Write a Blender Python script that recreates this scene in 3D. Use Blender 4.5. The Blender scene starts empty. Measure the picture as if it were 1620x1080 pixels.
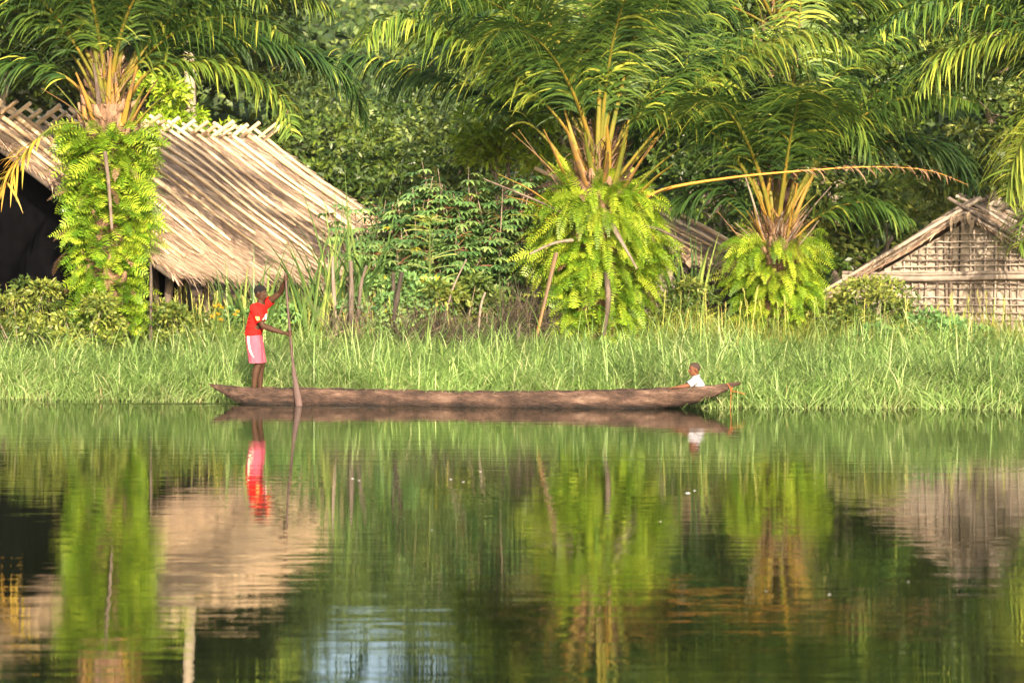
import bpy, bmesh, math
import numpy as np
from mathutils import Vector, Matrix
rng = np.random.default_rng(7)
S = bpy.context.scene
COL = S.collection
# ------------------------------------------------------------------ camera, light, exposure
CH, F, HY = 2.35, 4620.0, 394.0          # camera height, focal length in photo pixels, horizon row
cam = bpy.data.cameras.new('camera'); camo = bpy.data.objects.new('camera', cam); COL.objects.link(camo)
camo.location = (0, 0, CH); camo.rotation_euler = (math.pi/2, 0, 0)
cam.sensor_width = 36; cam.lens = F/1620*36; cam.shift_y = -(540-HY)/1620
cam.clip_start = 0.5; cam.clip_end = 3000
cam.dof.use_dof = True; cam.dof.focus_distance = 46.0; cam.dof.aperture_fstop = 2.8
S.camera = camo
SUN_AZ, SUN_EL = math.radians(9), math.radians(21)      # to the right of behind the camera
sd = Vector((math.sin(SUN_AZ)*math.cos(SUN_EL), -math.cos(SUN_AZ)*math.cos(SUN_EL), math.sin(SUN_EL)))
W = bpy.data.worlds.new('World'); S.world = W; W.use_nodes = True
nt = W.node_tree; bg = nt.nodes['Background']; sky = nt.nodes.new('ShaderNodeTexSky')
sky.sky_type = 'NISHITA'; sky.sun_disc = False; sky.sun_elevation = SUN_EL
sky.sun_rotation = math.pi - SUN_AZ; sky.dust_density = 5
nt.links.new(sky.outputs[0], bg.inputs[0]); bg.inputs[1].default_value = 0.145
sl = bpy.data.lights.new('sun', 'SUN'); sl.energy = 4.8; sl.angle = math.radians(0.5); sl.color = (1, .83, .6)
so = bpy.data.objects.new('sun', sl); COL.objects.link(so); so.rotation_euler = sd.to_track_quat('Z', 'Y').to_euler()
so.location = (30, -30, 40)
S.view_settings.view_transform = 'Standard'; S.view_settings.look = 'None'
S.view_settings.exposure = 1.42; S.view_settings.gamma = 1
S.render.engine = 'CYCLES'
cy = S.cycles; cy.max_bounces = 7; cy.diffuse_bounces = 3; cy.glossy_bounces = 3; cy.transmission_bounces = 4
cy.transparent_max_bounces = 4; cy.volume_bounces = 0; cy.use_denoising = True; cy.caustics_reflective = False; cy.caustics_refractive = False
cy.sample_clamp_indirect = 6

def px(x, y, d): return np.array([(x-810)/F*d, d, CH+(HY-y)/F*d])
def U(a, b, n=None): return rng.uniform(a, b, n)
def nrm(a): return a/np.maximum(np.linalg.norm(a, axis=-1, keepdims=True), 1e-9)
BX = lambda x: 44.42-.215*x+.17*np.sin(x*1.3)+.09*np.sin(x*3.1+1)+.06*np.sin(x*7.3)       # the waterline of the bank
TK = [-60, -3, -.2, .6, 4, 7, 14, 40, 90, 140]
TZ = [-1.5, -1, -.12, .12, .5, .85, 1.0, 1.3, 2.0, 4.0]
def gz(x, y):
    x = np.asarray(x, float); y = np.asarray(y, float)
    return np.interp(y-BX(np.clip(x, -12, 12)), TK, TZ)

# ------------------------------------------------------------------ mesh helpers
class MB:
    def __init__(s): s.v = []; s.l = []; s.t = []; s.a = []; s.n = 0
    def add(s, v, quads, val=.5):
        v = np.asarray(v, float).reshape(-1, 3); q = np.asarray(quads, int)
        s.v.append(v); s.l.append((q+s.n).ravel()); s.t.append(np.full(len(q), q.shape[1]))
        s.a.append(np.broadcast_to(np.asarray(val, float), (len(v),))); s.n += len(v)
    def build(s, name, mat, parent=None, smooth=False, origin=None):
        me = bpy.data.meshes.new(name)
        v = np.concatenate(s.v); l = np.concatenate(s.l); t = np.concatenate(s.t); a = np.concatenate(s.a)
        if parent is not None: v = v-np.array(parent.matrix_basis.translation)
        elif origin is not None: v = v-np.array(origin)
        me.vertices.add(len(v)); me.vertices.foreach_set('co', v.ravel().astype(np.float32))
        me.loops.add(len(l)); me.loops.foreach_set('vertex_index', l.astype(np.int32))
        me.polygons.add(len(t)); me.polygons.foreach_set('loop_start', np.concatenate([[0], np.cumsum(t)[:-1]]).astype(np.int32))
        at = me.attributes.new('v', 'FLOAT', 'POINT'); at.data.foreach_set('value', a.astype(np.float32))
        me.update(calc_edges=True)
        if smooth: me.polygons.foreach_set('use_smooth', np.ones(len(t), bool))
        me.materials.append(mat)
        o = bpy.data.objects.new(name, me); COL.objects.link(o)
        if parent is not None: o.parent = parent
        elif origin is not None: o.location = origin
        return o
def tag(o, label=None, cat=None, group=None, kind=None):
    for k, x in (('label', label), ('category', cat), ('group', group), ('kind', kind)):
        if x: o[k] = x
    return o
def empty(name, loc, label, cat, group=None):
    o = bpy.data.objects.new(name, None); COL.objects.link(o); o.location = tuple(loc); o.empty_display_size = .2
    return tag(o, label, cat, group)
def ribbons(mb, P, D, L, Wd, g, nseg, prof, ref, v, gd=(0, 0, -1.)):
    n = len(P); P = np.array(P, float); D = nrm(np.array(D, float)); L = np.broadcast_to(L, (n,)); Wd = np.broadcast_to(Wd, (n,)); g = np.broadcast_to(g, (n,))
    gd = np.broadcast_to(np.asarray(gd, float), (n, 3)); ref = np.broadcast_to(np.asarray(ref, float), (n, 3))
    vs = np.empty((n, nseg+1, 2, 3))
    for k in range(nseg+1):
        wv = nrm(ref-(ref*D).sum(1, keepdims=True)*D+1e-6)
        h = wv*(Wd*prof[k]*.5)[:, None]
        vs[:, k, 0] = P-h; vs[:, k, 1] = P+h
        if k < nseg:
            P = P+D*(L/nseg)[:, None]; D = nrm(D+gd*(g/nseg)[:, None])
    b = np.arange(n)[:, None]*(nseg+1)*2+np.arange(nseg)[None]*2
    q = np.stack([b, b+1, b+3, b+2], -1).reshape(-1, 4)
    mb.add(vs.reshape(-1, 3), q, np.repeat(np.broadcast_to(v, (n,)), (nseg+1)*2))
def tube(mb, pts, rad, n=8, val=.5, flat=1.0, caps=True):
    pts = np.array(pts, float); m = len(pts); rad = np.broadcast_to(rad, (m,))
    T = nrm(np.gradient(pts, axis=0)); up = np.array([0, 0, 1.]) if abs(T[0, 2]) < .9 else np.array([0, 1., 0])
    A = nrm(np.cross(T, up)); B = np.cross(A, T)
    th = np.arange(n)*2*np.pi/n
    v = pts[:, None]+rad[:, None, None]*(np.cos(th)[None, :, None]*A[:, None]+flat*np.sin(th)[None, :, None]*B[:, None])
    i = np.arange(m-1)[:, None]*n; j = np.arange(n)[None]; k = (j+1) % n
    q = np.stack([i+j, i+k, i+n+k, i+n+j], -1).reshape(-1, 4)
    val = np.asarray(val, float)
    mb.add(v.reshape(-1, 3), q, np.repeat(val, n) if val.ndim else val)
    if val.ndim: val = val[0]
    if caps:
        for r, c in ((0, 0), (m-1, 1)):
            ring = v[r] if c else v[r][::-1]
            mb.add(ring, [list(range(n))], val)
def box(mb, c, h, rz=0, val=.5):
    s = np.array([[-1, -1, -1], [1, -1, -1], [1, 1, -1], [-1, 1, -1], [-1, -1, 1], [1, -1, 1], [1, 1, 1], [-1, 1, 1]])*np.array(h)
    cr, sr = math.cos(rz), math.sin(rz); s = s@np.array([[cr, sr, 0], [-sr, cr, 0], [0, 0, 1]])
    mb.add(s+np.array(c), [[0, 3, 2, 1], [4, 5, 6, 7], [0, 1, 5, 4], [1, 2, 6, 5], [2, 3, 7, 6], [3, 0, 4, 7]], val)
def spline(ctrl, n):
    c = np.array(ctrl, float); c = np.vstack([2*c[0]-c[1], c, 2*c[-1]-c[-2]]); m = len(c)-3
    t = np.linspace(0, m-1e-6, n); i = t.astype(int); f = (t-i)[:, None]
    a, b, d, e = c[i], c[i+1], c[i+2], c[i+3]
    return .5*((2*b)+(-a+d)*f+(2*a-5*b+4*d-e)*f**2+(-a+3*b-3*d+e)*f**3)
def grid(mb, fn, nu, nv, val=.5):
    u, v = np.meshgrid(np.linspace(0, 1, nu), np.linspace(0, 1, nv), indexing='ij'); P = fn(u, v)
    i = np.arange(nu-1)[:, None]*nv; j = np.arange(nv-1)[None]
    mb.add(P.reshape(-1, 3), np.stack([i+j, i+nv+j, i+nv+j+1, i+j+1], -1).reshape(-1, 4), val)

# ------------------------------------------------------------------ materials
def mat(name):
    m = bpy.data.materials.new(name); m.use_nodes = True; n = m.node_tree; n.nodes.clear()
    return m, n, n.nodes.new, n.links.new
def ramp(new, stops):
    r = new('ShaderNodeValToRGB'); e = r.color_ramp.elements
    while len(e) < len(stops): e.new(.5)
    for k, (p, c) in zip(e, stops): k.position = p; k.color = (*c, 1)
    return r
def leaf_mat(name, stops, rough=.45, tr=.3, spec=.4, nz=.5):
    m, n, new, lk = mat(name)
    at = new('ShaderNodeAttribute'); at.attribute_name = 'v'
    r = ramp(new, stops); lk(at.outputs['Fac'], r.inputs[0])
    tc = new('ShaderNodeTexCoord'); ns = new('ShaderNodeTexNoise'); ns.inputs['Scale'].default_value = nz; lk(tc.outputs['Object'], ns.inputs['Vector'])
    hs = new('ShaderNodeHueSaturation'); lk(r.outputs[0], hs.inputs['Color'])
    mp = new('ShaderNodeMapRange'); mp.inputs[1].default_value = .3; mp.inputs[2].default_value = .7; mp.inputs[3].default_value = .72; mp.inputs[4].default_value = 1.3
    lk(ns.outputs[0], mp.inputs[0]); lk(mp.outputs[0], hs.inputs['Value'])
    p = new('ShaderNodeBsdfPrincipled'); p.inputs['Roughness'].default_value = rough; p.inputs['Specular IOR Level'].default_value = spec
    lk(hs.outputs[0], p.inputs['Base Color'])
    t = new('ShaderNodeBsdfTranslucent'); lk(hs.outputs[0], t.inputs[0])
    mx = new('ShaderNodeMixShader'); mx.inputs[0].default_value = tr; lk(p.outputs[0], mx.inputs[1]); lk(t.outputs[0], mx.inputs[2])
    o = new('ShaderNodeOutputMaterial'); lk(mx.outputs[0], o.inputs[0]); return m
def solid_mat(name, stops, rough=.8, scale=3., stretch=(1, 1, 1), bump=.3, bscale=None, attr=.5, spec=.3, detail=6):
    m, n, new, lk = mat(name)
    at = new('ShaderNodeAttribute'); at.attribute_name = 'v'
    tc = new('ShaderNodeTexCoord'); mp = new('ShaderNodeMapping'); mp.inputs['Scale'].default_value = stretch; lk(tc.outputs['Object'], mp.inputs[0])
    ns = new('ShaderNodeTexNoise'); ns.inputs['Scale'].default_value = scale; ns.inputs['Detail'].default_value = detail; ns.inputs['Roughness'].default_value = .65; lk(mp.outputs[0], ns.inputs['Vector'])
    ad = new('ShaderNodeMath'); ad.operation = 'MULTIPLY_ADD'; lk(at.outputs['Fac'], ad.inputs[0]); ad.inputs[1].default_value = attr
    sb = new('ShaderNodeMath'); sb.operation = 'ADD'; lk(ns.outputs[0], sb.inputs[0]); sb.inputs[1].default_value = -attr*.5; lk(sb.outputs[0], ad.inputs[2])
    r = ramp(new, stops); lk(ad.outputs[0], r.inputs[0])
    p = new('ShaderNodeBsdfPrincipled'); p.inputs['Roughness'].default_value = rough; p.inputs['Specular IOR Level'].default_value = spec
    lk(r.outputs[0], p.inputs['Base Color'])
    if bump:
        b = new('ShaderNodeBump'); b.inputs['Strength'].default_value = bump; b.inputs['Distance'].default_value = .03
        n2 = new('ShaderNodeTexNoise'); n2.inputs['Scale'].default_value = bscale or scale*4; n2.inputs['Detail'].default_value = 5; lk(mp.outputs[0], n2.inputs['Vector'])
        lk(n2.outputs[0], b.inputs['Height']); lk(b.outputs[0], p.inputs['Normal'])
    o = new('ShaderNodeOutputMaterial'); lk(p.outputs[0], o.inputs[0]); return m
G = {}
G['palm'] = leaf_mat('palm_leaf', [(0, (.018, .048, .012)), (.4, (.048, .1, .017)), (.8, (.125, .19, .026)), (1, (.34, .36, .05))], .5, .28, .3)
G['palm_yellow'] = leaf_mat('yellowing_palm_leaf', [(0, (.16, .17, .02)), (.5, (.4, .3, .035)), (1, (.5, .27, .05))], .45, .35)
G['palm_dead'] = leaf_mat('dead_palm_leaf', [(0, (.12, .06, .03)), (1, (.3, .19, .11))], .7, .15)
G['fern'] = leaf_mat('fern_leaf', [(0, (.06, .14, .01)), (.5, (.19, .31, .018)), (1, (.43, .5, .045))], .45, .35, .35, 1.2)
G['fern_broad'] = leaf_mat('broad_fern_leaf', [(0, (.06, .15, .012)), (.5, (.18, .32, .02)), (1, (.44, .53, .05))], .35, .32, .5, 1.2)
G['grass'] = leaf_mat('grass_blade', [(0, (.1, .19, .04)), (.45, (.26, .405, .115)), (.8, (.44, .55, .225)), (1, (.64, .6, .34))], .42, .35, .5, .7)
G['grass_yellow'] = leaf_mat('dry_grass_blade', [(0, (.10, .17, .02)), (.5, (.27, .32, .05)), (1, (.5, .38, .13))], .5, .35, .4, .7)
G['cane'] = leaf_mat('cane_leaf', [(0, (.05, .11, .03)), (.6, (.13, .22, .06)), (1, (.32, .4, .1))], .4, .3, .5)
G['tree'] = leaf_mat('tree_leaf', [(0, (.022, .05, .01)), (.5, (.06, .11, .016)), (1, (.19, .25, .03))], .42, .25, .5, .35)
G['tree_far'] = leaf_mat('far_tree_leaf', [(0, (.028, .055, .016)), (.5, (.065, .11, .022)), (1, (.18, .23, .04))], .5, .25, .4, .25)
G['lime'] = leaf_mat('lime_leaf', [(0, (.12, .22, .01)), (.5, (.26, .38, .02)), (1, (.46, .52, .05))], .4, .35, .5, .8)
G['cassava'] = leaf_mat('cassava_leaf', [(0, (.06, .15, .045)), (.5, (.15, .28, .085)), (.93, (.27, .4, .12)), (1, (.45, .4, .04))], .5, .25, .4, .8)
G['weed'] = leaf_mat('weed_leaf', [(0, (.035, .07, .014)), (.5, (.1, .155, .025)), (1, (.3, .32, .06))], .5, .3, .4, .8)
G['dark_leaf'] = leaf_mat('purple_dark_leaf', [(0, (.02, .015, .015)), (1, (.07, .05, .035))], .45, .1, .4)
G['bark'] = solid_mat('bark', [(.3, (.12, .09, .065)), (.7, (.3, .25, .19))], .9, 4, (1, 1, .4))
G['bark_pale'] = solid_mat('pale_bark', [(.3, (.22, .18, .13)), (.7, (.38, .32, .24))], .85, 2, (1, 1, .4), .2)
G['palm_trunk'] = solid_mat('palm_fibre', [(.3, (.07, .04, .025)), (.7, (.33, .2, .13))], .95, 9, (1, 1, .3), .8)
G['petiole'] = solid_mat('petiole', [(.2, (.075, .1, .014)), (.42, (.16, .14, .018)), (.6, (.25, .135, .022)), (.8, (.11, .07, .04))], .6, 2.5, (1, 1, 1), .1, attr=.7)
G['petiole_old'] = solid_mat('old_petiole', [(.3, (.07, .05, .04)), (.7, (.24, .19, .145))], .85, 6, (1, 1, .5), .3)
G['stalk_orange'] = solid_mat('orange_stalk', [(.3, (.5, .2, .03)), (.7, (.6, .3, .06))], .6, 4)
G['thatch'] = solid_mat('thatch', [(.2, (.14, .09, .065)), (.5, (.4, .29, .2)), (.8, (.62, .5, .36))], .9, 7, (1, 1, 1), .6, attr=.9)
G['straw'] = solid_mat('straw', [(.15, (.2, .13, .1)), (.5, (.42, .3, .22)), (.85, (.6, .47, .34))], .8, 3, (1, 1, 1), 0, attr=1.1)
G['pole'] = solid_mat('bamboo_pole', [(.2, (.42, .29, .17)), (.5, (.6, .45, .28)), (.8, (.72, .57, .38))], .55, 5, (1, 1, 1), .1, attr=.6)
G['grey_pole'] = solid_mat('weathered_pole', [(.2, (.09, .07, .06)), (.8, (.36, .3, .25))], .85, 6, (1, 1, 1), .3, attr=.6)
G['dark'] = solid_mat('painted_gable_shade', [(.3, (.0015, .0015, .002)), (.7, (.004, .004, .005))], 1, 4, bump=.1, spec=.0)  # near-black colour that paints the shelter's interior shade
G['wood_dark'] = solid_mat('dark_wood', [(.3, (.035, .027, .022)), (.7, (.13, .1, .08))], .9, 5)
G['mud'] = solid_mat('mud_wall', [(.25, (.13, .11, .09)), (.5, (.25, .21, .17)), (.75, (.35, .3, .245))], .95, 3, (1, 1, 1), .9, 9)
G['stump'] = solid_mat('grey_stump', [(.3, (.06, .045, .038)), (.7, (.2, .16, .13))], .9, 7, (1, 1, .3), .6)
G['soil'] = solid_mat('soil', [(.3, (.07, .045, .03)), (.7, (.16, .1, .06))], 1, .8, bump=.5)
G['twig'] = leaf_mat('dry_twig', [(0, (.03, .025, .02)), (.6, (.085, .066, .05)), (1, (.3, .23, .16))], .8, .05, .2)
G['flower'] = leaf_mat('yellow_flower', [(0, (.7, .42, .01)), (1, (.85, .6, .02))], .5, .3)
G['foam'] = solid_mat('foam', [(.3, (.35, .38, .4)), (.7, (.55, .55, .55))], .6, 30)
G['seed'] = leaf_mat('seed_head', [(0, (.35, .24, .12)), (1, (.6, .45, .25))], .6, .3)

# ------------------------------------------------------------------ ground, river, hill
mb = MB()
def ground_fn(u, v):
    x = (u-.5)*2; x = np.sign(x)*np.abs(x)**1.6*140; y = 41+np.abs(v)**2.2*370
    y = np.where(v <= .0001, 30, y)
    return np.stack([x, y, gz(x, y)+.03*np.sin(x*3)*np.cos(y*2.3)], -1)
grid(mb, ground_fn, 150, 90)
tag(mb.build('ground', G['soil'], smooth=True), kind='structure')
def hill_h(x, y):
    # a saddle behind the gap between the palms
    cx = np.clip(np.abs(x+13)/60, 0, 1)
    top = 34+36*np.clip((np.abs(x+11)-6)/40, 0, 1)
    t = np.clip((y-130)/190, 0, 1)
    return 1.5+top*(t*t*(3-2*t))+1.5*np.sin(x*.21+y*.05)*t
mb = MB()
grid(mb, lambda u, v: np.stack([(u-.5)*320, 125+v*280, hill_h((u-.5)*320, 125+v*280)-.0], -1), 90, 60)
hm = solid_mat('hill_ground', [(.3, (.03, .05, .015)), (.7, (.08, .1, .03))], 1, .2, bump=.5)
tag(mb.build('hill', hm, smooth=True), kind='structure')
# water
m, n, new, lk = mat('river_water')
tc = new('ShaderNodeTexCoord')
def wn(sc, st, det=2):
    mp = new('ShaderNodeMapping'); mp.inputs['Scale'].default_value = st; lk(tc.outputs['Object'], mp.inputs[0])
    q = new('ShaderNodeTexNoise'); q.inputs['Scale'].default_value = sc; q.inputs['Detail'].default_value = det; lk(mp.outputs[0], q.inputs['Vector']); return q.outputs[0]
def mth(op, a, b):
    q = new('ShaderNodeMath'); q.operation = op
    for i, x in enumerate((a, b)):
        if isinstance(x, (int, float)): q.inputs[i].default_value = x
        else: lk(x, q.inputs[i])
    return q.outputs[0]
h = mth('ADD', mth('MULTIPLY', wn(1, (.25, 2.2, 1), 3), .0026), mth('MULTIPLY', wn(1, (1.2, 7, 1), 2), .0011))
h = mth('ADD', h, mth('MULTIPLY', wn(1, (5, 5, 1), 1), .0003))
sp = new('ShaderNodeSeparateXYZ'); lk(tc.outputs['Object'], sp.inputs[0])
def bump_at(sock, c, w): return mth('POWER', 2.718, mth('MULTIPLY', mth('POWER', mth('DIVIDE', mth('SUBTRACT', sock, c), w), 2.), -1.))
wake = mth('MULTIPLY', bump_at(sp.outputs[0], -2.2, 1.6), bump_at(sp.outputs[1], 43.75, .35))
wake = mth('ADD', wake, mth('MULTIPLY', bump_at(sp.outputs[0], -4.6, 1.3), bump_at(sp.outputs[1], 44.6, .3)))
h = mth('ADD', h, mth('MULTIPLY', wake, mth('MULTIPLY', wn(1, (1.2, 5, 1), 2), .16)))
bp = new('ShaderNodeBump'); bp.inputs['Strength'].default_value = 1; bp.inputs['Distance'].default_value = 1; lk(h, bp.inputs['Height'])
p = new('ShaderNodeBsdfPrincipled'); p.inputs['Base Color'].default_value = (.007, .01, .004, 1); p.inputs['Roughness'].default_value = .02
p.inputs['IOR'].default_value = 4.0; lk(bp.outputs[0], p.inputs['Normal'])
o_ = new('ShaderNodeOutputMaterial'); lk(p.outputs[0], o_.inputs[0]); WATER = m
mb = MB(); grid(mb, lambda u, v: np.stack([(u-.5)*400, -80+v*135, 0*u], -1), 3, 3)
tag(mb.build('river', WATER), kind='structure')

# ------------------------------------------------------------------ huts
def thatched_slope(par, P0, R, Sd, L, run, drop, npole, nstraw, poles=True, seed=0, polemat='pole', sag=.0, over=.45, side=1, name='roof', eave_n=500):
    """P0 ridge end; R ridge dir, Sd horizontal downhill dir; returns nothing."""
    P0 = np.array(P0); R = np.array([*R, 0.]); Sd = np.array([*Sd, 0.])
    def f(a, b, lift=0.):
        a = np.asarray(a); b = np.asarray(b)
        z = -drop*b+sag*np.sin(np.pi*a)*(-b)-.06*np.sin(np.pi*b)*0+.025*np.sin(a*23)+.02*np.sin(b*11+a*9)
        return P0+R*(a*L)[..., None]+Sd*(run*b)[..., None]+np.array([0, 0, 1.])*(z+lift)[..., None]
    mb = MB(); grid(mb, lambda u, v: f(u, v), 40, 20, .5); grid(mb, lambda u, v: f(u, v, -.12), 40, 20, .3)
    for a in (0., 1.):
        grid(mb, lambda u, v: f(a+0*u, u, -.12*v), 30, 2, .4)
    grid(mb, lambda u, v: f(u, 1+0*u, -.12*v), 40, 2, .4)
    sl = nrm(np.array([*(Sd[:2]*run), -drop]))
    n = nstraw; a = U(-.005, 1.005, n); b = U(-.02, .98, n)
    D = sl+rng.normal(0, .09, (n, 3)); D[:, 2] += .02
    ribbons(mb, f(a, b, U(.0, .035, n)), D, U(.2, .5, n), U(.008, .018, n), .15, 2, (1, .8, .3), nrm(R+rng.normal(0, .3, (n, 3))), np.clip(U(.1, .95, n)+.08*np.sin(b*16), 0, 1))
    a = U(0, 1, eave_n); ribbons(mb, f(a, U(.97, 1.0, eave_n), -.05), sl+rng.normal(0, .2, (eave_n, 3)), U(.15, .42, eave_n), .03, .6, 2, (1, .8, .2), R, U(0, .9, eave_n))
    for e, n in ((0., eave_n//2), (1., eave_n//2)):
        ribbons(mb, f(e+0*U(0, 1, n), U(0, 1, n), U(-.1, .0, n)), sl*.7-R*(1 if e == 0 else -1)*.35+rng.normal(0, .15, (n, 3)), U(.1, .3, n), .025, .5, 2, (1, .8, .2), sl, U(0, .8, n))
    roof = mb.build(name, G['straw'], par)
    if poles:
        for k in range(npole):
            a0 = (k+.5)/npole+U(-.3, .3)/npole; top = -U(over*.5, over)/run; bot = U(.68, .98); a1 = a0+U(-.015, .02)
            t = np.linspace(0, 1, 9); aa = a0+(a1-a0)*t; bb = top+(bot-top)*t
            r = U(.03, .048); rr = r*(1-.35*t)*(1+.06*(np.arange(9) % 2))
            q = MB(); tube(q, f(aa, bb, .09+.02*np.sin(t*5+k)), rr, 7, U(0, 1)); q.build('roof_pole', G[polemat], par, smooth=True)
    return roof, f
def posts(par, pts, r=.07, m='wood_dark', z1=None):
    for (x, y, zt) in pts:
        q = MB(); zb = float(gz(x, y))-.2; t = np.linspace(0, 1, 5)
        P = np.stack([x+.04*np.sin(t*4+x*9), y+0*t, zb+(zt-zb)*t], -1); tube(q, P, r*(1+.1*np.sin(t*9)), 8, U(0, 1)); q.build('post', G[m], par, smooth=True)
# the big shelter on the left
Rl, Sl = np.array([.37, .93]), np.array([.93, -.37])
P0 = px(-40, 191, 51); L1 = 11.6
hut = empty('thatched_shelter', (P0[0]+2, P0[1]+3, 0.9), 'long open thatched shelter with pale bamboo poles on its roof beside the left palm', 'hut', 'thatched huts on the bank')
thatched_slope(hut, P0, Rl, Sl, L1, 3.95, 2.6, 22, 32000, sag=.15)
thatched_slope(hut, P0, Rl, -Sl, L1, 3.95, 2.6, 24, 5000, sag=.1)
P0a = np.array(P0)
pp = []
for k in range(8):
    c = P0a[:2]+Rl*(.6+k*1.45)+Sl*3.5; pp.append((c[0], c[1], P0a[2]-2.45))
    c = P0a[:2]+Rl*(.6+k*1.45)-Sl*3.5; pp.append((c[0], c[1], P0a[2]-2.45))
posts(hut, pp)
c = P0a[:2]+Rl*.9+Sl*3.1; posts(hut, [(c[0], c[1], P0a[2]-2.2), (c[0]+.35, c[1]+.1, P0a[2]-2.3)], .06, 'petiole_old')
mb = MB()   # added near-black sheet, painting the shade inside the open gable end
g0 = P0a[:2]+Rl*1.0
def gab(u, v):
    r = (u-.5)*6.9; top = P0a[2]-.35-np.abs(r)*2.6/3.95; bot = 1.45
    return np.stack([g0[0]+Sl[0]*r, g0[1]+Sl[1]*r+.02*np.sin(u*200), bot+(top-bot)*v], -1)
grid(mb, gab, 60, 2); mb.build('gable_shade_sheet', G['dark'], hut)
mb = MB(); tube(mb, [P0a+np.array([*(Sl*t), -2.6/3.95*abs(t)-.16])-np.array([*(Rl*.02), 0]) for t in (-3.9, -2, 0.0)], .05, 8); tube(mb, [P0a+np.array([*(Sl*t), -2.6/3.95*abs(t)-.16])-np.array([*(Rl*.02), 0]) for t in (0.0, 2, 3.9)], .05, 8); mb.build('verge_pole', G['wood_dark'], hut)
mb = MB(); e0 = P0a+np.array([*(Sl*3.5+Rl*.3), -2.5]); tube(mb, [e0, e0+np.array([*(Rl*5), -.1]), e0+np.array([*(Rl*11), 0])], .06, 8); mb.build('eave_beam', G['wood_dark'], hut)
# middle hut behind the central palm
P1 = px(990, 296, 57); Q0 = P1-np.array([*(Rl*4.2), 0])
hut2 = empty('thatched_hut', (Q0[0]+1, Q0[1]+2, .95), 'brown thatched roof partly hidden behind the central palm', 'hut', 'thatched huts on the bank')
thatched_slope(hut2, Q0, Rl, Sl, 4.2, 3.0, 1.55, 9, 7000)
thatched_slope(hut2, Q0, Rl, -Sl, 4.2, 3.0, 1.55, 6, 2500, poles=False)
mb = MB()
for s, e in ((1, 0), (1, 1), (-1, 0), (-1, 1)): pass
def wfn(c0, c1, zt):
    return lambda u, v: np.stack([c0[0]+(c1[0]-c0[0])*u, c0[1]+(c1[1]-c0[1])*u, .7+(zt-.7)*v], -1)
c = [Q0[:2]+Rl*.4+Sl*2.3, Q0[:2]+Rl*3.9+Sl*2.3, Q0[:2]+Rl*3.9-Sl*2.3, Q0[:2]+Rl*.4-Sl*2.3]
for i in range(4): grid(mb, wfn(c[i], c[(i+1) % 4], Q0[2]-1.3), 2, 2)
mb.build('wall', G['mud'], hut2)
# the wattle hut on the right
A = px(1532, 333, 50); Rr = np.array([.39, .92]); Rr /= np.linalg.norm(Rr); Wd = np.array([Rr[1], -Rr[0]])
SL = 1.42/2.47
hut3 = empty('wattle_hut', (A[0], A[1]+.3, .8), 'mud and wattle hut with a stick lattice gable at the right edge', 'hut', 'thatched huts on the bank')
A2 = A-np.array([*(Rr*.2), 0])
thatched_slope(hut3, A2, Rr, Wd, 4.6, 2.5, 2.5*SL, 10, 8000, polemat='grey_pole', over=.4)
thatched_slope(hut3, A2, Rr, -Wd, 4.6, 2.5, 2.5*SL, 9, 4000, polemat='grey_pole', over=.4)
def WP(r, z, off=0.): return np.array([A[0]+Wd[0]*r-Rr[0]*off, A[1]+Wd[1]*r-Rr[1]*off, z])
zg = .6; HW = 2.2
def topz(r): return A[2]-.16-np.abs(r)*SL
mb = MB()
def gwall(u, v):
    r = (u-.5)*2*HW; top = topz(r); z = zg+(top-zg)*v; o = .03*np.sin(r*19+z*7)*np.sin(z*17+r*3)+.015*np.sin(r*47)*np.sin(z*39)
    return np.stack([A[0]+Wd[0]*r-Rr[0]*o, A[1]+Wd[1]*r-Rr[1]*o, z], -1)
grid(mb, gwall, 160, 90)
for s in (-1, 1):
    grid(mb, lambda u, v: np.stack([A[0]+Wd[0]*HW*s+Rr[0]*u*4, A[1]+Wd[1]*HW*s+Rr[1]*u*4, zg+(topz(HW)-zg)*v], -1), 10, 5)
mb.build('mud_wall', G['mud'], hut3, smooth=True)
r = -HW+.05; k = 0
while r < HW:
    q = MB(); zt = topz(r)-.02; t = np.linspace(0, 1, 6); dark = abs(r+.42) < .07 or abs(r+.22) < .06
    w = U(.012, .026)*(1.25 if dark else 1)
    P = [WP(r+.03*math.sin(i*2.5+k*1.7), zg+(zt-zg)*i, .035) for i in t]
    tube(q, P, w, 6, U(0, 1)); q.build('stud', G['wood_dark'] if dark else G['grey_pole'], hut3, smooth=True)
    r += U(.10, .19); k += 1
z = .75
while z < A[2]-.35:
    hw = min(HW, (A[2]-.2-z)/SL); q = MB(); t = np.linspace(-hw, hw, 12)
    ph = U(0, 6)
    P = [WP(i, z+.03*math.sin(i*1.1+ph)*(.5+.5*math.sin(ph*3))+U(-.006, .006), .068) for i in t]
    tube(q, P, U(.011, .018), 6, U(0, 1)); q.build('lath', G['grey_pole'], hut3, smooth=True); z += U(.08, .19)
for dz, rr_ in ((0, .05), (.075, .028)):
    q = MB(); t = np.linspace(-HW, HW, 14); tube(q, [WP(i, 1.86+dz+.02*math.sin(i*1.7), .1) for i in t], rr_, 8, .5); q.build('tie_beam', G['grey_pole'], hut3, smooth=True)
for s in (-1, 1):
    for off, dz, ra in ((.24, .05, .035), (.25, -.04, .026)):
        q = MB(); t = np.linspace(-.28 if dz > 0 else 0, 2.85, 10); tube(q, [WP(i*s, A[2]+dz-i*SL, off+.03*s) for i in t], ra*(1-.2*np.abs(t)/3), 8, U(0, 1)); q.build('verge_pole', G['grey_pole'], hut3, smooth=True)
mb = MB(); n = 9
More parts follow.
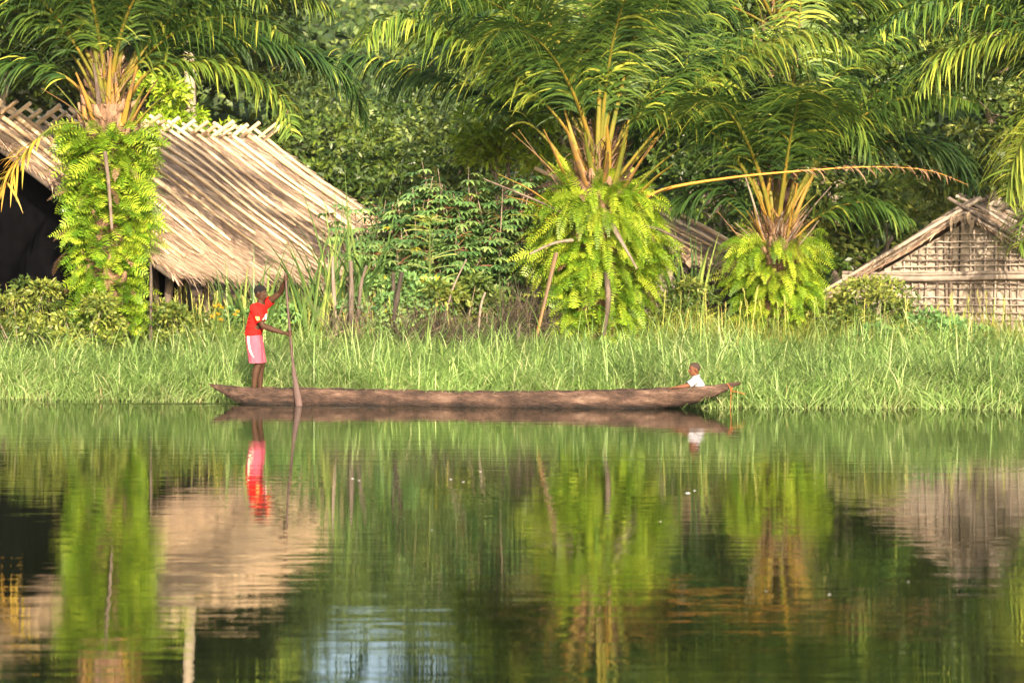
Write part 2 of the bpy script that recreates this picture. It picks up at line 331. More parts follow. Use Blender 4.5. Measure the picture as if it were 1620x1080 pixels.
ribbons(mb, [WP(U(-.22, .25), A[2]-.02-U(0, .1), .42) for _ in range(n)], np.stack([U(-.3, .3, n), 0*U(0, 1, n), -np.ones(n)], -1), U(.18, .34, n), .06, .3, 3, (.5, 1, .8, .05), (1, .2, 0), U(.5, 1, n)); mb.build('dry_leaf_tuft', G['twig'], hut3)

# ------------------------------------------------------------------ palms
def frond(par, ctrl, leaf='palm', pet=.22, ll=.8, dens=32, hang=1.6, w=.042, r0=.045, vb=(.2, .9), stalk='petiole', pv=.4, gap=0., bare=0):
    """ctrl: world points of the midrib from crown to tip"""
    P = spline(ctrl, 26); seg = np.linalg.norm(np.diff(P, axis=0), axis=1); s = np.concatenate([[0], np.cumsum(seg)]); Lt = s[-1]
    T = nrm(np.gradient(P, axis=0))
    q = MB(); tt = s/Lt; tube(q, P, r0*(1-tt)**1.15+.004, 7, pv-.15*tt if stalk == 'petiole' else pv, flat=.6)
    n = int(Lt*(1-pet)*dens); mb = MB()
    n = max(n, 8)
    for sg in (-1, 1):
        f = np.linspace(pet, .995, n)+U(-.004, .004, n)
        if gap: f = f[U(0, 1, n) > gap]
        m = len(f); x = np.interp(f*Lt, s, np.arange(26)); i = np.minimum(x.astype(int), 24); fr = (x-i)[:, None]
        B = P[i]*(1-fr)+P[i+1]*fr; Tt = nrm(T[i]*(1-fr)+T[i+1]*fr)
        side = nrm(np.cross(Tt, [0, 0, 1.])+1e-4); un = np.cross(side, Tt)
        g = (f-pet)/(1-pet); a = np.radians(60-38*g)
        Lf = ll*1.12*(.45+.75*np.sin(np.pi*np.clip(g*.85+.12, 0, 1)))*U(.75, 1.1, m)*np.where(g > .9, .75, 1)
        D = side*sg*np.cos(a)[:, None]*1.+Tt*np.sin(a)[:, None]*.9+un*rng.normal(.18, .32, m)[:, None]+rng.normal(0, .07, (m, 3))
        vv = np.clip(rng.normal((vb[0]+vb[1])/2, (vb[1]-vb[0])/3, m), 0, .93); vv = np.where(U(0, 1, m) < .03, 1, vv)
        ribbons(mb, B, D, Lf, w*U(.8, 1.15, m), hang*U(.7, 1.3, m), 5, (.35, 1, .95, .7, .4, .05), nrm(Tt+.35*un), vv)
    o = mb.build('frond', G[leaf], par); q.build('midrib', G[stalk], o_fix(o, par), smooth=True)
    return o
class _Fix: pass
def o_fix(o, par):
    # children of a frond share its origin, which is its palm's origin
    f = o; f.matrix_basis = Matrix.Identity(4)
    return _P(o, par)
class _P:
    def __init__(s, o, par): s.o = o; s.matrix_basis = par.matrix_basis; s.real = o
_ob = MB.build
def _build(s, name, mat_, parent=None, smooth=False, origin=None):
    if isinstance(parent, _P):
        real = parent.real; o = _ob(s, name, mat_, parent=None, smooth=smooth)
        v = np.empty(len(o.data.vertices)*3, np.float32); o.data.vertices.foreach_get('co', v)
        v = v.reshape(-1, 3)-np.array(parent.matrix_basis.translation); o.data.vertices.foreach_set('co', v.ravel().astype(np.float32)); o.data.update()
        o.parent = real; return o
    return _ob(s, name, mat_, parent, smooth, origin)
MB.build = _build
def arc(base, az, el0, L, bend, n=6, twist=0.):
    """control points of a frond that starts at elevation el0 (deg) and bends down by bend (deg)"""
    P = [np.array(base, float)]; 
    for k in range(n):
        t = (k+.5)/n; el = math.radians(el0-bend*t**1.5); a = math.radians(az+twist*t)
        P.append(P[-1]+L/n*np.array([math.cos(a)*math.cos(el), math.sin(a)*math.cos(el), math.sin(el)]))
    return P
def palm_trunk(par, base, top, r0=.3, r1=.36):
    mb = MB(); P = np.linspace(base, top, 8); tube(mb, P, np.linspace(r0, r1, 8), 14, .4)
    n = 90
    for k in range(n):
        t = (k/n)**.7; c = base+(top-base)*t; a = k*2.4; r = r0+(r1-r0)*t; d = np.array([math.cos(a), math.sin(a), 0])
        tube(mb, [c+d*r*.8, c+d*(r+.10)+[0, 0, .1], c+d*(r+.14)+[0, 0, .22]], [.09, .07, .03], 6, U(0, 1), .6)
    n = 700; a = U(0, 6.28, n); t = U(.55, 1.14, n); c = base+(top-base)*t[:, None]; d = np.stack([np.cos(a), np.sin(a), 0*a], -1)
    ribbons(mb, c+d*U(.2, .4, n)[:, None], d*.6+np.array([0, 0, .8])+rng.normal(0, .4, (n, 3)), U(.15, .6, n), .022, .7, 3, (1, .8, .5, .1), np.cross(d, [0, 0, 1.]), U(0, 1, n))
    return mb.build('trunk', G['palm_trunk'], par)
def ferns(par, n, pos_fn, L, pin, pw, leafmat, v=(0, 1), hang=1.9, up=.35, out=1., npin=26, name='fern_cover', rn=.3):
    """n fern fronds; each a thin midrib with pinnae pairs"""
    mb = MB(); P, D = pos_fn(n); D = nrm(D*[out, out, 1]+np.array([0, 0, up])+rng.normal(0, .28, (n, 3))); Ls = L*U(.6, 1.15, n); hg = hang*U(.6, 1.3, n)
    vv = U(v[0], v[1], n); K = npin; C = P.copy(); DD = D.copy(); ref0 = nrm(np.cross(D, [0, 0, 1.])+rng.normal(0, rn, (n, 3)))
    ribbons(mb, P, D, Ls, .006, hg, 8, [1]*9, ref0, vv*.6)
    for k in range(K):
        if k: C = C+DD*(Ls/K)[:, None]; DD = nrm(DD+np.array([0, 0, -1.])*(hg/K)[:, None])
        g = k/K
        if g < .06: continue
        pl = pin*(.35+.9*math.sin(math.pi*min(1, g*.82+.16)))*(1 if g < .85 else .6)
        sd_ = nrm(ref0-(ref0*DD).sum(1, keepdims=True)*DD)
        for sg in (-1, 1):
            Dp = sd_*sg+DD*.35+np.array([0, 0, -.12])+rng.normal(0, .08, (n, 3))
            ribbons(mb, C, Dp, pl*U(.85, 1.1, n), pw, .35, 2, (.55, 1, .12), DD, np.clip(vv+rng.normal(0, .1, n), 0, 1))
    return mb.build(name, G[leafmat], par)
def stub(par, base, az, el, L, r=.05, bend=-8, mt='petiole', pv=None, n=7):
    P = spline(arc(base, az, el, L, bend, 4), n); q = MB(); t = np.linspace(0, 1, n)
    tube(q, P, r*(1-.55*t), 8, U(.15, .95) if pv is None else pv, .55); return q.build('petiole', G[mt], par, smooth=True)
def P3(*a): return [px(*k) for k in a]
# --- central palm
Cm = px(948, 296, 49); zb = float(gz(Cm[0], 49)); base = np.array([Cm[0], 49, zb-.1])
pm = empty('oil_palm', (Cm[0], 49, zb), 'tall oil palm in the middle with orange stalks over a wide yellow green fern skirt', 'palm tree', 'oil palms on the bank')
palm_trunk(pm, base, Cm+[0, 0, .25], .3, .42)
F_ = lambda *k: P3(*k)
cx, cy = 948, 290
frond(pm, F_((945, 270, 48.8), (948, 160, 48.6), (955, 20, 48.3), (958, -120, 47.9), (960, -240, 47)), ll=.8, pet=.25, pv=.35)
frond(pm, F_((930, 275, 48.9), (885, 190, 48.7), (800, 110, 48.4), (700, 50, 48), (620, 30, 47.7), (570, 70, 47.4)), ll=.85, pet=.24, vb=(.4, 1), hang=1.9)
frond(pm, F_((915, 290, 49.2), (850, 205, 49.5), (740, 140, 50), (620, 100, 50.2), (520, 92, 50.3), (440, 110, 50.4)), ll=.75, vb=(0, .35), pet=.2, hang=2.)
frond(pm, F_((965, 275, 49.2), (1010, 170, 49.5), (1080, 60, 50), (1170, -30, 50.2), (1280, -70, 50.4)), ll=.8, pv=.3)
frond(pm, F_((975, 285, 48.8), (1040, 205, 48.5), (1110, 140, 48.3), (1210, 70, 48), (1300, 55, 47.8), (1358, 90, 47.6)), ll=.8, vb=(.5, 1), pet=.26, hang=1.8)
frond(pm, F_((938, 270, 49.3), (900, 120, 49.6), (850, -20, 50), (780, -110, 50.3), (680, -150, 50.5)), ll=.85)
frond(pm, F_((950, 270, 49.4), (930, 150, 50), (880, 20, 51), (800, -60, 52), (720, -60, 52.6)), ll=.8, vb=(.1, .6))
frond(pm, F_((960, 275, 49.4), (1010, 140, 50.2), (1050, 30, 51), (1110, 0, 52), (1180, 60, 52.6)), ll=.8, vb=(.1, .6))
frond(pm, F_((940, 280, 49.3), (880, 170, 50), (800, 100, 51), (700, 90, 51.6), (610, 150, 52)), ll=.8, vb=(.05, .5))
frond(pm, F_((970, 290, 49.4), (1060, 200, 50.2), (1160, 140, 51), (1260, 150, 51.5), (1330, 220, 52)), ll=.8, vb=(.05, .45))
frond(pm, F_((955, 270, 48.9), (985, 130, 48.6), (1020, 0, 48.3), (1080, -90, 47.9), (1150, -110, 47.5)), ll=.8, vb=(.3, .95))
frond(pm, F_((942, 270, 48.9), (905, 120, 48.6), (850, 10, 48.2), (770, -50, 47.8), (690, -30, 47.4)), ll=.85, vb=(.3, .95))
for k in range(12):
    az = k*30+U(-12, 12); frond(pm, arc(Cm+[0, 0, .2], az, U(58, 85), U(4.2, 5.2), U(60, 100), twist=U(-15, 15)), ll=.8, vb=(.1, .8))
# dry orange frond
o = frond(pm, F_((1000, 330, 48.8), (1050, 300, 48.5), (1150, 282, 48.1), (1260, 271, 47.8), (1380, 264, 47.6), (1470, 270, 47.5), (1530, 292, 47.4)), leaf='palm_dead', stalk='stalk_orange', pet=.5, ll=.3, dens=14, gap=.35, w=.022, r0=.05, hang=1.4)
tag(o, 'bare orange dried frond reaching right')
for (x, y, dx, dy, dp, r) in [(925, 330, -115, -120, -.1, .05), (915, 345, -95, -140, .1, .045), (920, 335, -60, -130, -.4, .055), (905, 350, -118, -75, -.3, .045), (900, 355, -100, -45, -.1, .04),
                              (900, 362, -98, -22, -.4, .035), (935, 315, -40, -115, -.5, .06), (945, 300, -20, -90, -.5, .06), (940, 320, -48, -150, .2, .06), (958, 300, 2, -100, -.4, .07), (965, 310, 30, -120, -.2, .065),
                              (965, 320, 25, -110, -.5, .06), (975, 320, 55, -90, -.4, .055), (985, 320, 90, -85, -.4, .055), (980, 305, 85, -115, .1, .055), (1000, 338, 62, -42, -.4, .06), (990, 330, 75, -70, -.6, .05), (950, 310, 12, -70, -.6, .05), (930, 340, -75, -95, -.6, .045)]:
    b = px(x, y, 48.75); e = px(x+dx, y+dy, 48.6+dp); mid = (b+e)/2+np.array([-.04*np.sign(dx)*-1, 0, .07+abs(dx)*.0003])
    q = MB(); P = spline([b, mid, e], 9); t = np.linspace(0, 1, 9); tube(q, P, .85*r*(1.4-1.1*t), 8, U(.1, .9), .4); q.build('petiole', G['petiole'], pm, smooth=True)
q = MB(); tube(q, spline(P3((905, 345, 48.6), (850, 318, 48.5), (765, 283, 48.4)), 8), np.linspace(.05, .02, 8), 7, .3, .6); q.build('petiole', G['petiole_old'], pm, smooth=True)
for c_ in (((905, 380, 48.1), (875, 385, 47.9), (838, 402, 47.7)), ((968, 355, 47.9), (985, 385, 47.6), (1008, 425, 47.5)), ((995, 355, 48.1), (1040, 362, 48), (1085, 385, 48)), ((960, 430, 48), (962, 480, 47.9), (955, 530, 47.9))):
    q = MB(); tube(q, spline(P3(*c_), 8), np.linspace(.055, .03, 8), 7, U(0, .6), .6); q.build('dead_petiole', G['petiole_old'], pm, smooth=True)
q = MB(); tube(q, spline(P3((880, 400, 47.8), (868, 450, 47.6), (848, 535, 47.4)), 8), np.linspace(.045, .035, 8), 7, .9, .6); q.build('hanging_petiole', G['petiole'], pm, smooth=True)
def skirt(c, z0, z1, r0, r1, a0=0):
    def f(n):
        a = U(0, 2*np.pi, n); t = U(0, 1, n)**.8; z = z0+(z1-z0)*t; r = (r0+(r1-r0)*t)*U(.5, 1.0, n)*(1+.22*np.sin(2*a+3.1*z+c[0])+.14*np.sin(5*a-4.3*z))
        d = np.stack([np.cos(a), np.sin(a), 0*a], -1); return np.stack([c[0]+d[:, 0]*r, c[1]+d[:, 1]*r, z], -1), d
    return f
ferns(pm, 430, skirt(Cm, 2.0, 3.3, .45, .85), .95, .095, .02, 'fern', out=1.35, up=.85, hang=2.5, npin=22, rn=.45, v=(.1, 1))
ferns(pm, 110, skirt(Cm, 2.6, 3.4, .4, .6), .7, .1, .022, 'fern', out=1., up=1.3, hang=1.2, npin=28, name='upright_fern_cover')
ferns(pm, 480, skirt(Cm, 1.0, 2.6, .45, .9), .7, .085, .019, 'fern', out=.9, up=.4, hang=2.2, npin=17, rn=.5, v=(.1, 1))
ferns(pm, 480, skirt(Cm, .7, 2.3, .5, .85), .45, .12, .026, 'fern_broad', out=.9, up=.35, hang=1.3, npin=8, rn=.8, name='broad_fern_cover')
# --- left palm
Cl = px(172, 190, 49); base = np.array([Cl[0], 49, float(gz(Cl[0], 49))-.1])
pl = empty('oil_palm', (Cl[0], 49, base[2]+.1), 'oil palm on the left with a thick column of broad green ferns round its trunk', 'palm tree', 'oil palms on the bank')
palm_trunk(pl, base, Cl+[0, 0, .25], .28, .4)
for args in [dict(c=((190, 180, 48.8), (235, 115, 48.6), (320, 100, 48.3), (400, 125, 48), (450, 165, 47.8), (462, 215, 47.7)), ll=.62, vb=(.45, .95), pv=.5),
             dict(c=((195, 170, 49.2), (260, 90, 49.4), (370, 60, 49.7), (480, 85, 49.9), (550, 130, 50), (580, 200, 50)), ll=.7, vb=(0, .3), pv=.3),
             dict(c=((185, 165, 49.2), (230, 60, 49.4), (330, -20, 49.7), (440, -30, 49.9), (530, 20, 50)), ll=.8, vb=(.3, .9), pv=.3),
             dict(c=((165, 165, 48.9), (150, 60, 48.6), (170, -50, 48.2), (220, -120, 47.8), (280, -100, 47.4)), ll=.8, vb=(.3, .9), pv=.3),
             dict(c=((160, 170, 49), (110, 80, 48.8), (30, 20, 48.5), (-60, 20, 48.3), (-120, 90, 48.2)), ll=.8, vb=(.1, .7), pv=.4),
             dict(c=((160, 175, 48.9), (100, 120, 48.7), (30, 100, 48.5), (-40, 130, 48.3), (-80, 220, 48.2)), ll=.75, vb=(.05, .5), pv=.4),
             dict(c=((165, 165, 49.2), (120, 40, 49.6), (60, -60, 50), (-30, -80, 50.3), (-110, -20, 50.6)), ll=.8, vb=(.2, .8), pv=.4),
             dict(c=((180, 165, 49), (200, 50, 48.8), (260, -50, 48.6), (350, -60, 48.2), (420, 10, 48)), ll=.8, vb=(.3, .9), pv=.4)]:
    frond(pl, P3(*args['c']), ll=args['ll'], vb=args['vb'], pv=args['pv'], pet=.2, r0=.05)
for k in range(15):
    az = k*24+U(-10, 10); frond(pl, arc(Cl+[0, 0, .2], az, U(50, 85), U(4., 5.), U(60, 110), twist=U(-15, 15)), ll=.8, vb=(.05, .75))
o = frond(pl, P3((125, 195, 48.5), (85, 200, 48.1), (45, 235, 47.8), (15, 275, 47.6), (-10, 330, 47.5), (-22, 400, 47.5)), leaf='palm_yellow', ll=.62, pet=.28, dens=18, vb=(.2, 1), r0=.035, pv=.1, hang=1.0)
tag(o, 'yellowing frond drooping at the left edge')
for (x, y, dx, dy, r) in [(160, 190, -12, -90, .06), (150, 195, -30, -80, .05), (190, 200, -8, -85, .07), (195, 195, 22, -90, .055), (205, 200, 45, -75, .05), (212, 200, 62, -60, .045), (180, 190, -10, -110, .06),
                          (140, 200, -55, -70, .035), (150, 200, -85, -60, .035), (205, 195, 25, -60, .05), (170, 190, 5, -100, .06), (135, 190, -8, -50, .05)]:
    b = px(x, y, 48.7); e = px(x+dx, y+dy, 48.5+U(-.3, .3)); q = MB(); P = spline([b, (b+e)/2+[.0, 0, .04], e], 8); tube(q, P, .75*r*np.linspace(1.3, .4, 8), 8, U(.1, .9), .4); q.build('petiole', G['petiole'] if U(0, 1) < .7 else G['petiole_old'], pl, smooth=True)
q = MB(); tube(q, spline(P3((166, 240, 47.95), (172, 290, 47.8), (177, 362, 47.8)), 8), np.linspace(.035, .024, 8), 7, .35, .5); q.build('dead_petiole', G['petiole_old'], pl, smooth=True)
ferns(pl, 1050, skirt(Cl, 1.0, 4.3, .35, .58), .46, .12, .026, 'fern_broad', out=1., up=.35, hang=1.3, npin=9, rn=.8)
ferns(pl, 420, skirt(Cl, 2.6, 4.35, .4, .62), .58, .13, .027, 'fern_broad', out=1.1, up=.45, hang=1.3, npin=9, rn=.7, v=(.3, 1), name='bright_fern_cover')  # upper fronds, kept to the brighter part of the leaf colours
ferns(pl, 300, skirt(Cl, 1.0, 4.5, .4, .66), .6, .07, .017, 'fern', out=1.1, up=.5, hang=1.8, npin=15, rn=.5, name='fine_fern_cover')
ferns(pl, 50, skirt(Cl, 1.2, 4.3, .5, .75), .45, .07, .016, 'palm_dead', out=1., up=.1, hang=2.2, npin=16, name='dead_fern_frond')
ferns(pm, 60, skirt(Cm, 1.2, 3.3, .6, .95), .55, .06, .013, 'palm_dead', out=1., up=.1, hang=2.4, npin=18, name='dead_fern_frond')
# --- right palm (short)
Cr = px(1228, 405, 50); base = np.array([Cr[0], 50, float(gz(Cr[0], 50))-.1])
pr = empty('oil_palm', (Cr[0], 50, base[2]+.1), 'short oil palm between the middle roof and the wattle hut', 'palm tree', 'oil palms on the bank')
palm_trunk(pr, base, Cr+[0, 0, .2], .25, .34)
for a in [dict(c=((1215, 390, 49.9), (1215, 300, 49.8), (1250, 220, 49.6), (1320, 185, 49.4), (1365, 210, 49.2), (1385, 265, 49.1)), vb=(.3, .8)),
          dict(c=((1235, 390, 50.1), (1260, 300, 50.2), (1350, 235, 50.4), (1450, 225, 50.5), (1520, 260, 50.6), (1550, 330, 50.6)), vb=(0, .25)),
          dict(c=((1232, 390, 50), (1240, 260, 49.9), (1252, 160, 49.8), (1262, 60, 49.6), (1270, -30, 49.2)), vb=(.4, 1)),
          dict(c=((1220, 385, 50.1), (1190, 280, 50.3), (1130, 210, 50.6), (1050, 190, 50.8), (990, 230, 51)), vb=(0, .4)),
          dict(c=((1240, 390, 50), (1290, 270, 50), (1370, 160, 50), (1460, 110, 50), (1560, 130, 50)), vb=(.1, .7)),
          dict(c=((1240, 395, 49.8), (1300, 340, 49.6), (1370, 320, 49.3), (1440, 350, 49.2)), vb=(.2, .7)),
          dict(c=((1215, 390, 50), (1170, 320, 50), (1120, 300, 50), (1070, 330, 50.2)), vb=(0, .3)),
          dict(c=((1225, 385, 50.2), (1210, 250, 50.4), (1160, 130, 50.8), (1090, 60, 51), (1010, 70, 51.4)), vb=(.2, .8)),
          dict(c=((1235, 385, 50.2), (1270, 240, 50.4), (1330, 110, 50.8), (1420, 40, 51), (1510, 50, 51.4)), vb=(.2, .8))]:
    frond(pr, P3(*a['c']), ll=.72, vb=a['vb'], pet=.28, r0=.04, pv=.6)
for k in range(12):
    az = k*30+U(-12, 12); frond(pr, arc(Cr+[0, 0, .2], az, U(64, 86), U(4., 5.2), U(60, 100), twist=U(-15, 15)), ll=.75, vb=(.05, .8), pet=.3)
for k in range(22):
    az = -90+U(-100, 100); stub(pr, Cr+[U(-.22, .22), -.2+U(-.1, .1), U(-.3, .2)], az, U(38, 86), U(.6, 1.45), U(.022, .04), U(-10, 35), mt='petiole' if U(0, 1) < .65 else 'petiole_old')
n = 500; a = U(0, 6.28, n); d_ = np.stack([np.cos(a), np.sin(a), 0*a], -1); q = MB()
ribbons(q, Cr+d_*U(.1, .35, n)[:, None]+np.array([0, 0, 1.])*U(-.5, .35, n)[:, None], d_*.5+np.array([0, 0, 1.])+rng.normal(0, .35, (n, 3)), U(.2, .8, n), U(.01, .03, n), .5, 4, (1, .9, .7, .4, .1), nrm(rng.normal(0, 1, (n, 3))), U(0, 1, n)); q.build('dry_fibre', G['palm_dead'], pr)
ferns(pr, 260, skirt(Cr, 1.5, 2.45, .35, .55), .85, .085, .019, 'fern', out=1., up=.8, hang=2.4, npin=20, rn=.45)
ferns(pr, 380, skirt(Cr, .8, 1.9, .4, .65), .55, .075, .018, 'fern', out=1, up=.4, hang=1.8, npin=14, rn=.6)
# --- palms whose trunks stand outside the frame or are hidden by fronds
def back_palm(x, y, d, label, n, expl=(), vb=(.1, .8), L=(4, 5), elr=(30, 85)):
    c = px(x, y, d); zb = float(gz(c[0], d)); r = empty('oil_palm', (c[0], d, zb), label, 'palm tree', 'oil palms on the bank')
    palm_trunk(r, np.array([c[0], d, zb-.1]), c, .25, .32)
    for e in expl: frond(r, P3(*e[0]), leaf=e[2] if len(e) > 2 else 'palm', ll=.8, vb=e[1], pet=.2)
    for k in range(n): frond(r, arc(c, k*360/n+U(-10, 10), U(*elr), U(*L), U(60, 110)), ll=.78, vb=vb, pet=.2)
back_palm(1740, 190, 49, 'oil palm beyond the right edge, its bright fronds hanging in', 16,
          [(((1740, 180, 49), (1680, 80, 48.8), (1590, 62, 48.6), (1500, 90, 48.4), (1450, 150, 48.3)), (.6, 1.)), (((1740, 190, 48.5), (1680, 170, 48), (1620, 220, 47.6), (1590, 320, 47.4)), (.75, 1.)),
           (((1740, 190, 49), (1660, 110, 49.3), (1560, 90, 49.6), (1440, 130, 50), (1370, 190, 50.4)), (.2, .8)),
           (((1740, 190, 48.5), (1700, 250, 48), (1650, 300, 47.6), (1612, 390, 47.4)), (.5, 1.))], elr=(45, 85))
back_palm(-150, 120, 50, 'oil palm just outside the left edge whose fronds fill the top left', 14, [(((-150, 110, 50), (-80, 20, 49.8), (20, 0, 49.6), (100, 50, 49.4)), (.2, .8))], elr=(45, 85))
back_palm(1232, 50, 56, 'taller oil palm behind the short palm, its crown at the top', 13, elr=(20, 85))
back_palm(952, 30, 56, 'oil palm hidden behind the central palm, seen between its fronds', 12, elr=(5, 85), vb=(0, .6))
back_palm(165, 20, 64, 'oil palm hidden behind the left palm, above the shelter', 18, elr=(10, 85), vb=(0, .7))

# ------------------------------------------------------------------ trees
def leaf_blob(mb, c, r, n, L, w, v0, droop=.6):
    d = nrm(rng.normal(0, 1, (n, 3))); d[:, 2] = np.where(d[:, 2] < -.35, -d[:, 2], d[:, 2]); d = nrm(d)
    P = c+d*r*(U(.55, 1.05, n)[:, None])*np.array([1, 1, .75])
    D = d*.8+rng.normal(0, .5, (n, 3))+np.array([0, 0, -.25])
    ribbons(mb, P, D, L*U(.6, 1.2, n), w*U(.7, 1.2, n), droop, 2, (.15, 1, .08), nrm(rng.normal(0, 1, (n, 3))), np.clip(v0+rng.normal(0, .17, n), 0, 1))
def tree(label, crown, trunkpx, d, leaf='tree', L=.2, w=.08, per=110, dens=1., bark='bark', tr=.22, name='broadleaf_tree', clump=(.5, .95), fk=.55, grp='broadleaf trees behind the huts'):
    x0 = (trunkpx-810)/F*d; zb = float(gz(x0, d)); par = empty(name, (x0, d, zb), label, 'tree', grp)
    mb = MB(); tk = MB(); cs = [np.array([*px(c[0], c[1], d+c[4])]) for c in crown]
    top = np.mean(cs, axis=0); fork = np.array([x0*.6+top[0]*.4, d, zb+(min(c[2] for c in cs)-zb)*fk])
    tube(tk, spline([[x0, d, zb-.2], [(x0+fork[0])/2+.15, d, (zb+fork[2])/2], fork], 8), np.linspace(tr, tr*.7, 8), 10, .5)
    for (cxp, cyp, rx, rz, dd), c in zip(crown, cs):
        tube(tk, spline([fork, (fork+c)/2+[U(-.3, .3), 0, -.2], c], 8), np.linspace(tr*.55, tr*.15, 8), 7, .5)
        m = max(6, int(dens*4.2*rx*rz/.5)); 
        for k in range(m):
            dr = nrm(rng.normal(0, 1, 3)); dr[1] = -abs(dr[1]) if U(0, 1) < .75 else dr[1]
            q = c+dr*np.array([rx, rx, rz])*U(.55, 1.); r = U(*clump)
            leaf_blob(mb, q, r, per, L, w, U(.15, .75))
            if k % 4 == 0: tube(tk, [c+(q-c)*.15, c+(q-c)*.6+[0, 0, -.1], q], [tr*.15, tr*.1, .012], 5, .5)
    mb.build('crown', G[leaf], par); tk.build('trunk', G[bark], par, smooth=True)
tree('round dark tree behind the shelter roof ridge, in the gap', [(440, 80, 1.1, 1.4, 1), (400, -40, 1.8, 2, 1), (500, 230, 1.6, 1.4, 0), (450, 290, 1.5, 1.2, 1), (540, 290, 1.6, 1.3, -1), (500, 350, 2, 1, 0)], 500, 72, 'tree_far', .2, .09)
tree('dark rounded tree in the middle of the gap behind the shrubs', [(640, 215, 1.5, 1.2, 2), (600, 270, 1.7, 1.4, 0), (680, 290, 1.7, 1.3, 0), (640, 350, 2.2, 1.2, -1)], 640, 70, 'tree', .19, .08)
tree('mid green tree right of the gap with its lit top', [(740, 250, 1.4, 1.2, 0), (780, 310, 1.5, 1.3, 0), (700, 320, 1.5, 1.3, 0)], 740, 64, 'tree_far', .18, .08)
tree('bright lime leafed tree behind the stalks of the central palm', [(790, 200, .8, .7, 0), (840, 235, .7, .6, 0), (760, 235, .6, .5, .3), (800, 160, .7, .6, .3)], 800, 54, 'lime', .2, .06, per=150, clump=(.28, .5), tr=.1)
tree('leafy bright green tree just behind the shelter ridge', [(235, 190, 1.1, .9, 0), (270, 205, .8, .6, 0), (210, 230, .9, .8, 0), (330, 200, 1.1, .8, 2)], 250, 63, 'lime', .16, .07, per=130, clump=(.3, .6), tr=.12)
tree('very tall dark tree at the far left behind the shelter', [(-60, -40, 3, 2.6, 0), (60, -200, 3.2, 2.8, 2), (-120, -180, 3, 3, 0), (20, 90, 2.6, 2, 2)], 0, 70, 'tree', .26, .1, clump=(.6, 1.1))
tree('tall tree behind the left palm crown', [(180, -20, 2.6, 2.2, 0), (240, -180, 3, 2.6, 2), (340, 40, 2, 1.8, 1), (290, 120, 2, 1.6, 1), (120, 120, 2.4, 1.6, 1)], 210, 74, 'tree_far', .25, .1, clump=(.6, 1.1))
tree('tall smooth pale trunked tree rising behind the ridge poles of the shelter', [(230, -170, 2.4, 1.8, 0), (390, -110, 2.2, 1.6, 1), (160, -280, 2.2, 1.6, -1), (400, -250, 2.2, 1.8, 0), (290, -330, 2.6, 2, 0)], 290, 63, 'tree_far', .24, .1, bark='bark_pale', fk=.9, tr=.15, clump=(.6, 1.))
tree('tall broad dark tree behind the central palm', [(900, 60, 2.4, 2, 0), (840, -60, 2.4, 2, 2), (960, -140, 3, 2.4, 0), (1000, 100, 2.2, 1.8, 1), (860, 170, 1.8, 1.4, 0)], 920, 66, 'tree', .24, .1, clump=(.6, 1.))
tree('tall dense tree behind the fronds right of the central palm', [(1120, 80, 2.6, 2.2, 0), (1080, -80, 2.8, 2.4, 1), (1200, -160, 3, 2.6, 0), (1180, 200, 2.2, 1.8, 1), (1060, 230, 2, 1.6, 2)], 1120, 68, 'tree', .24, .1, clump=(.6, 1.))
tree('dark tree between the short palm and the middle roof', [(1090, 300, 1.4, 1.1, 0), (1150, 350, 1.4, 1., 0), (1180, 270, 1.4, 1.2, 1)], 1120, 61, 'tree', .18, .07)
tree('big dark tree behind the short palm', [(1330, 60, 2.6, 2.2, 0), (1300, -100, 3, 2.4, 1), (1400, -220, 3, 2.4, 0), (1300, 200, 2.2, 1.7, 1)], 1320, 68, 'tree', .25, .1, clump=(.6, 1.))
tree('leafy green tree left of the wattle hut gable', [(1330, 330, 1.2, .9, 0), (1400, 340, 1.1, .9, -.5), (1300, 400, 1.2, .8, 0), (1440, 300, 1.2, .9, 1), (1370, 270, 1.2, .9, 1)], 1350, 57, 'weed', .2, .08, per=120, clump=(.35, .65), tr=.12)
tree('green tree rising right behind the wattle hut ridge', [(1560, 250, 1.3, 1.1, 0), (1640, 290, 1.3, 1.1, 0), (1500, 290, 1., .8, 0), (1600, 190, 1.3, 1, 0)], 1580, 60, 'weed', .2, .08, per=120, clump=(.35, .65), tr=.14)
tree('towering dark tree at the top right', [(1520, 60, 2.4, 2.2, 0), (1620, -60, 2.8, 2.6, 1), (1500, -200, 3, 2.4, 0), (1640, 130, 2.2, 1.8, 1), (1740, -150, 3, 3, 0)], 1580, 67, 'tree', .25, .1, clump=(.6, 1.))
tree('tree standing beyond the right edge behind the wattle hut', [(1800, 100, 3, 2.6, 0), (1860, -100, 3, 3, 0), (1780, 280, 2.5, 2, 0)], 1800, 64, 'tree', .25, .1, clump=(.6, 1.))
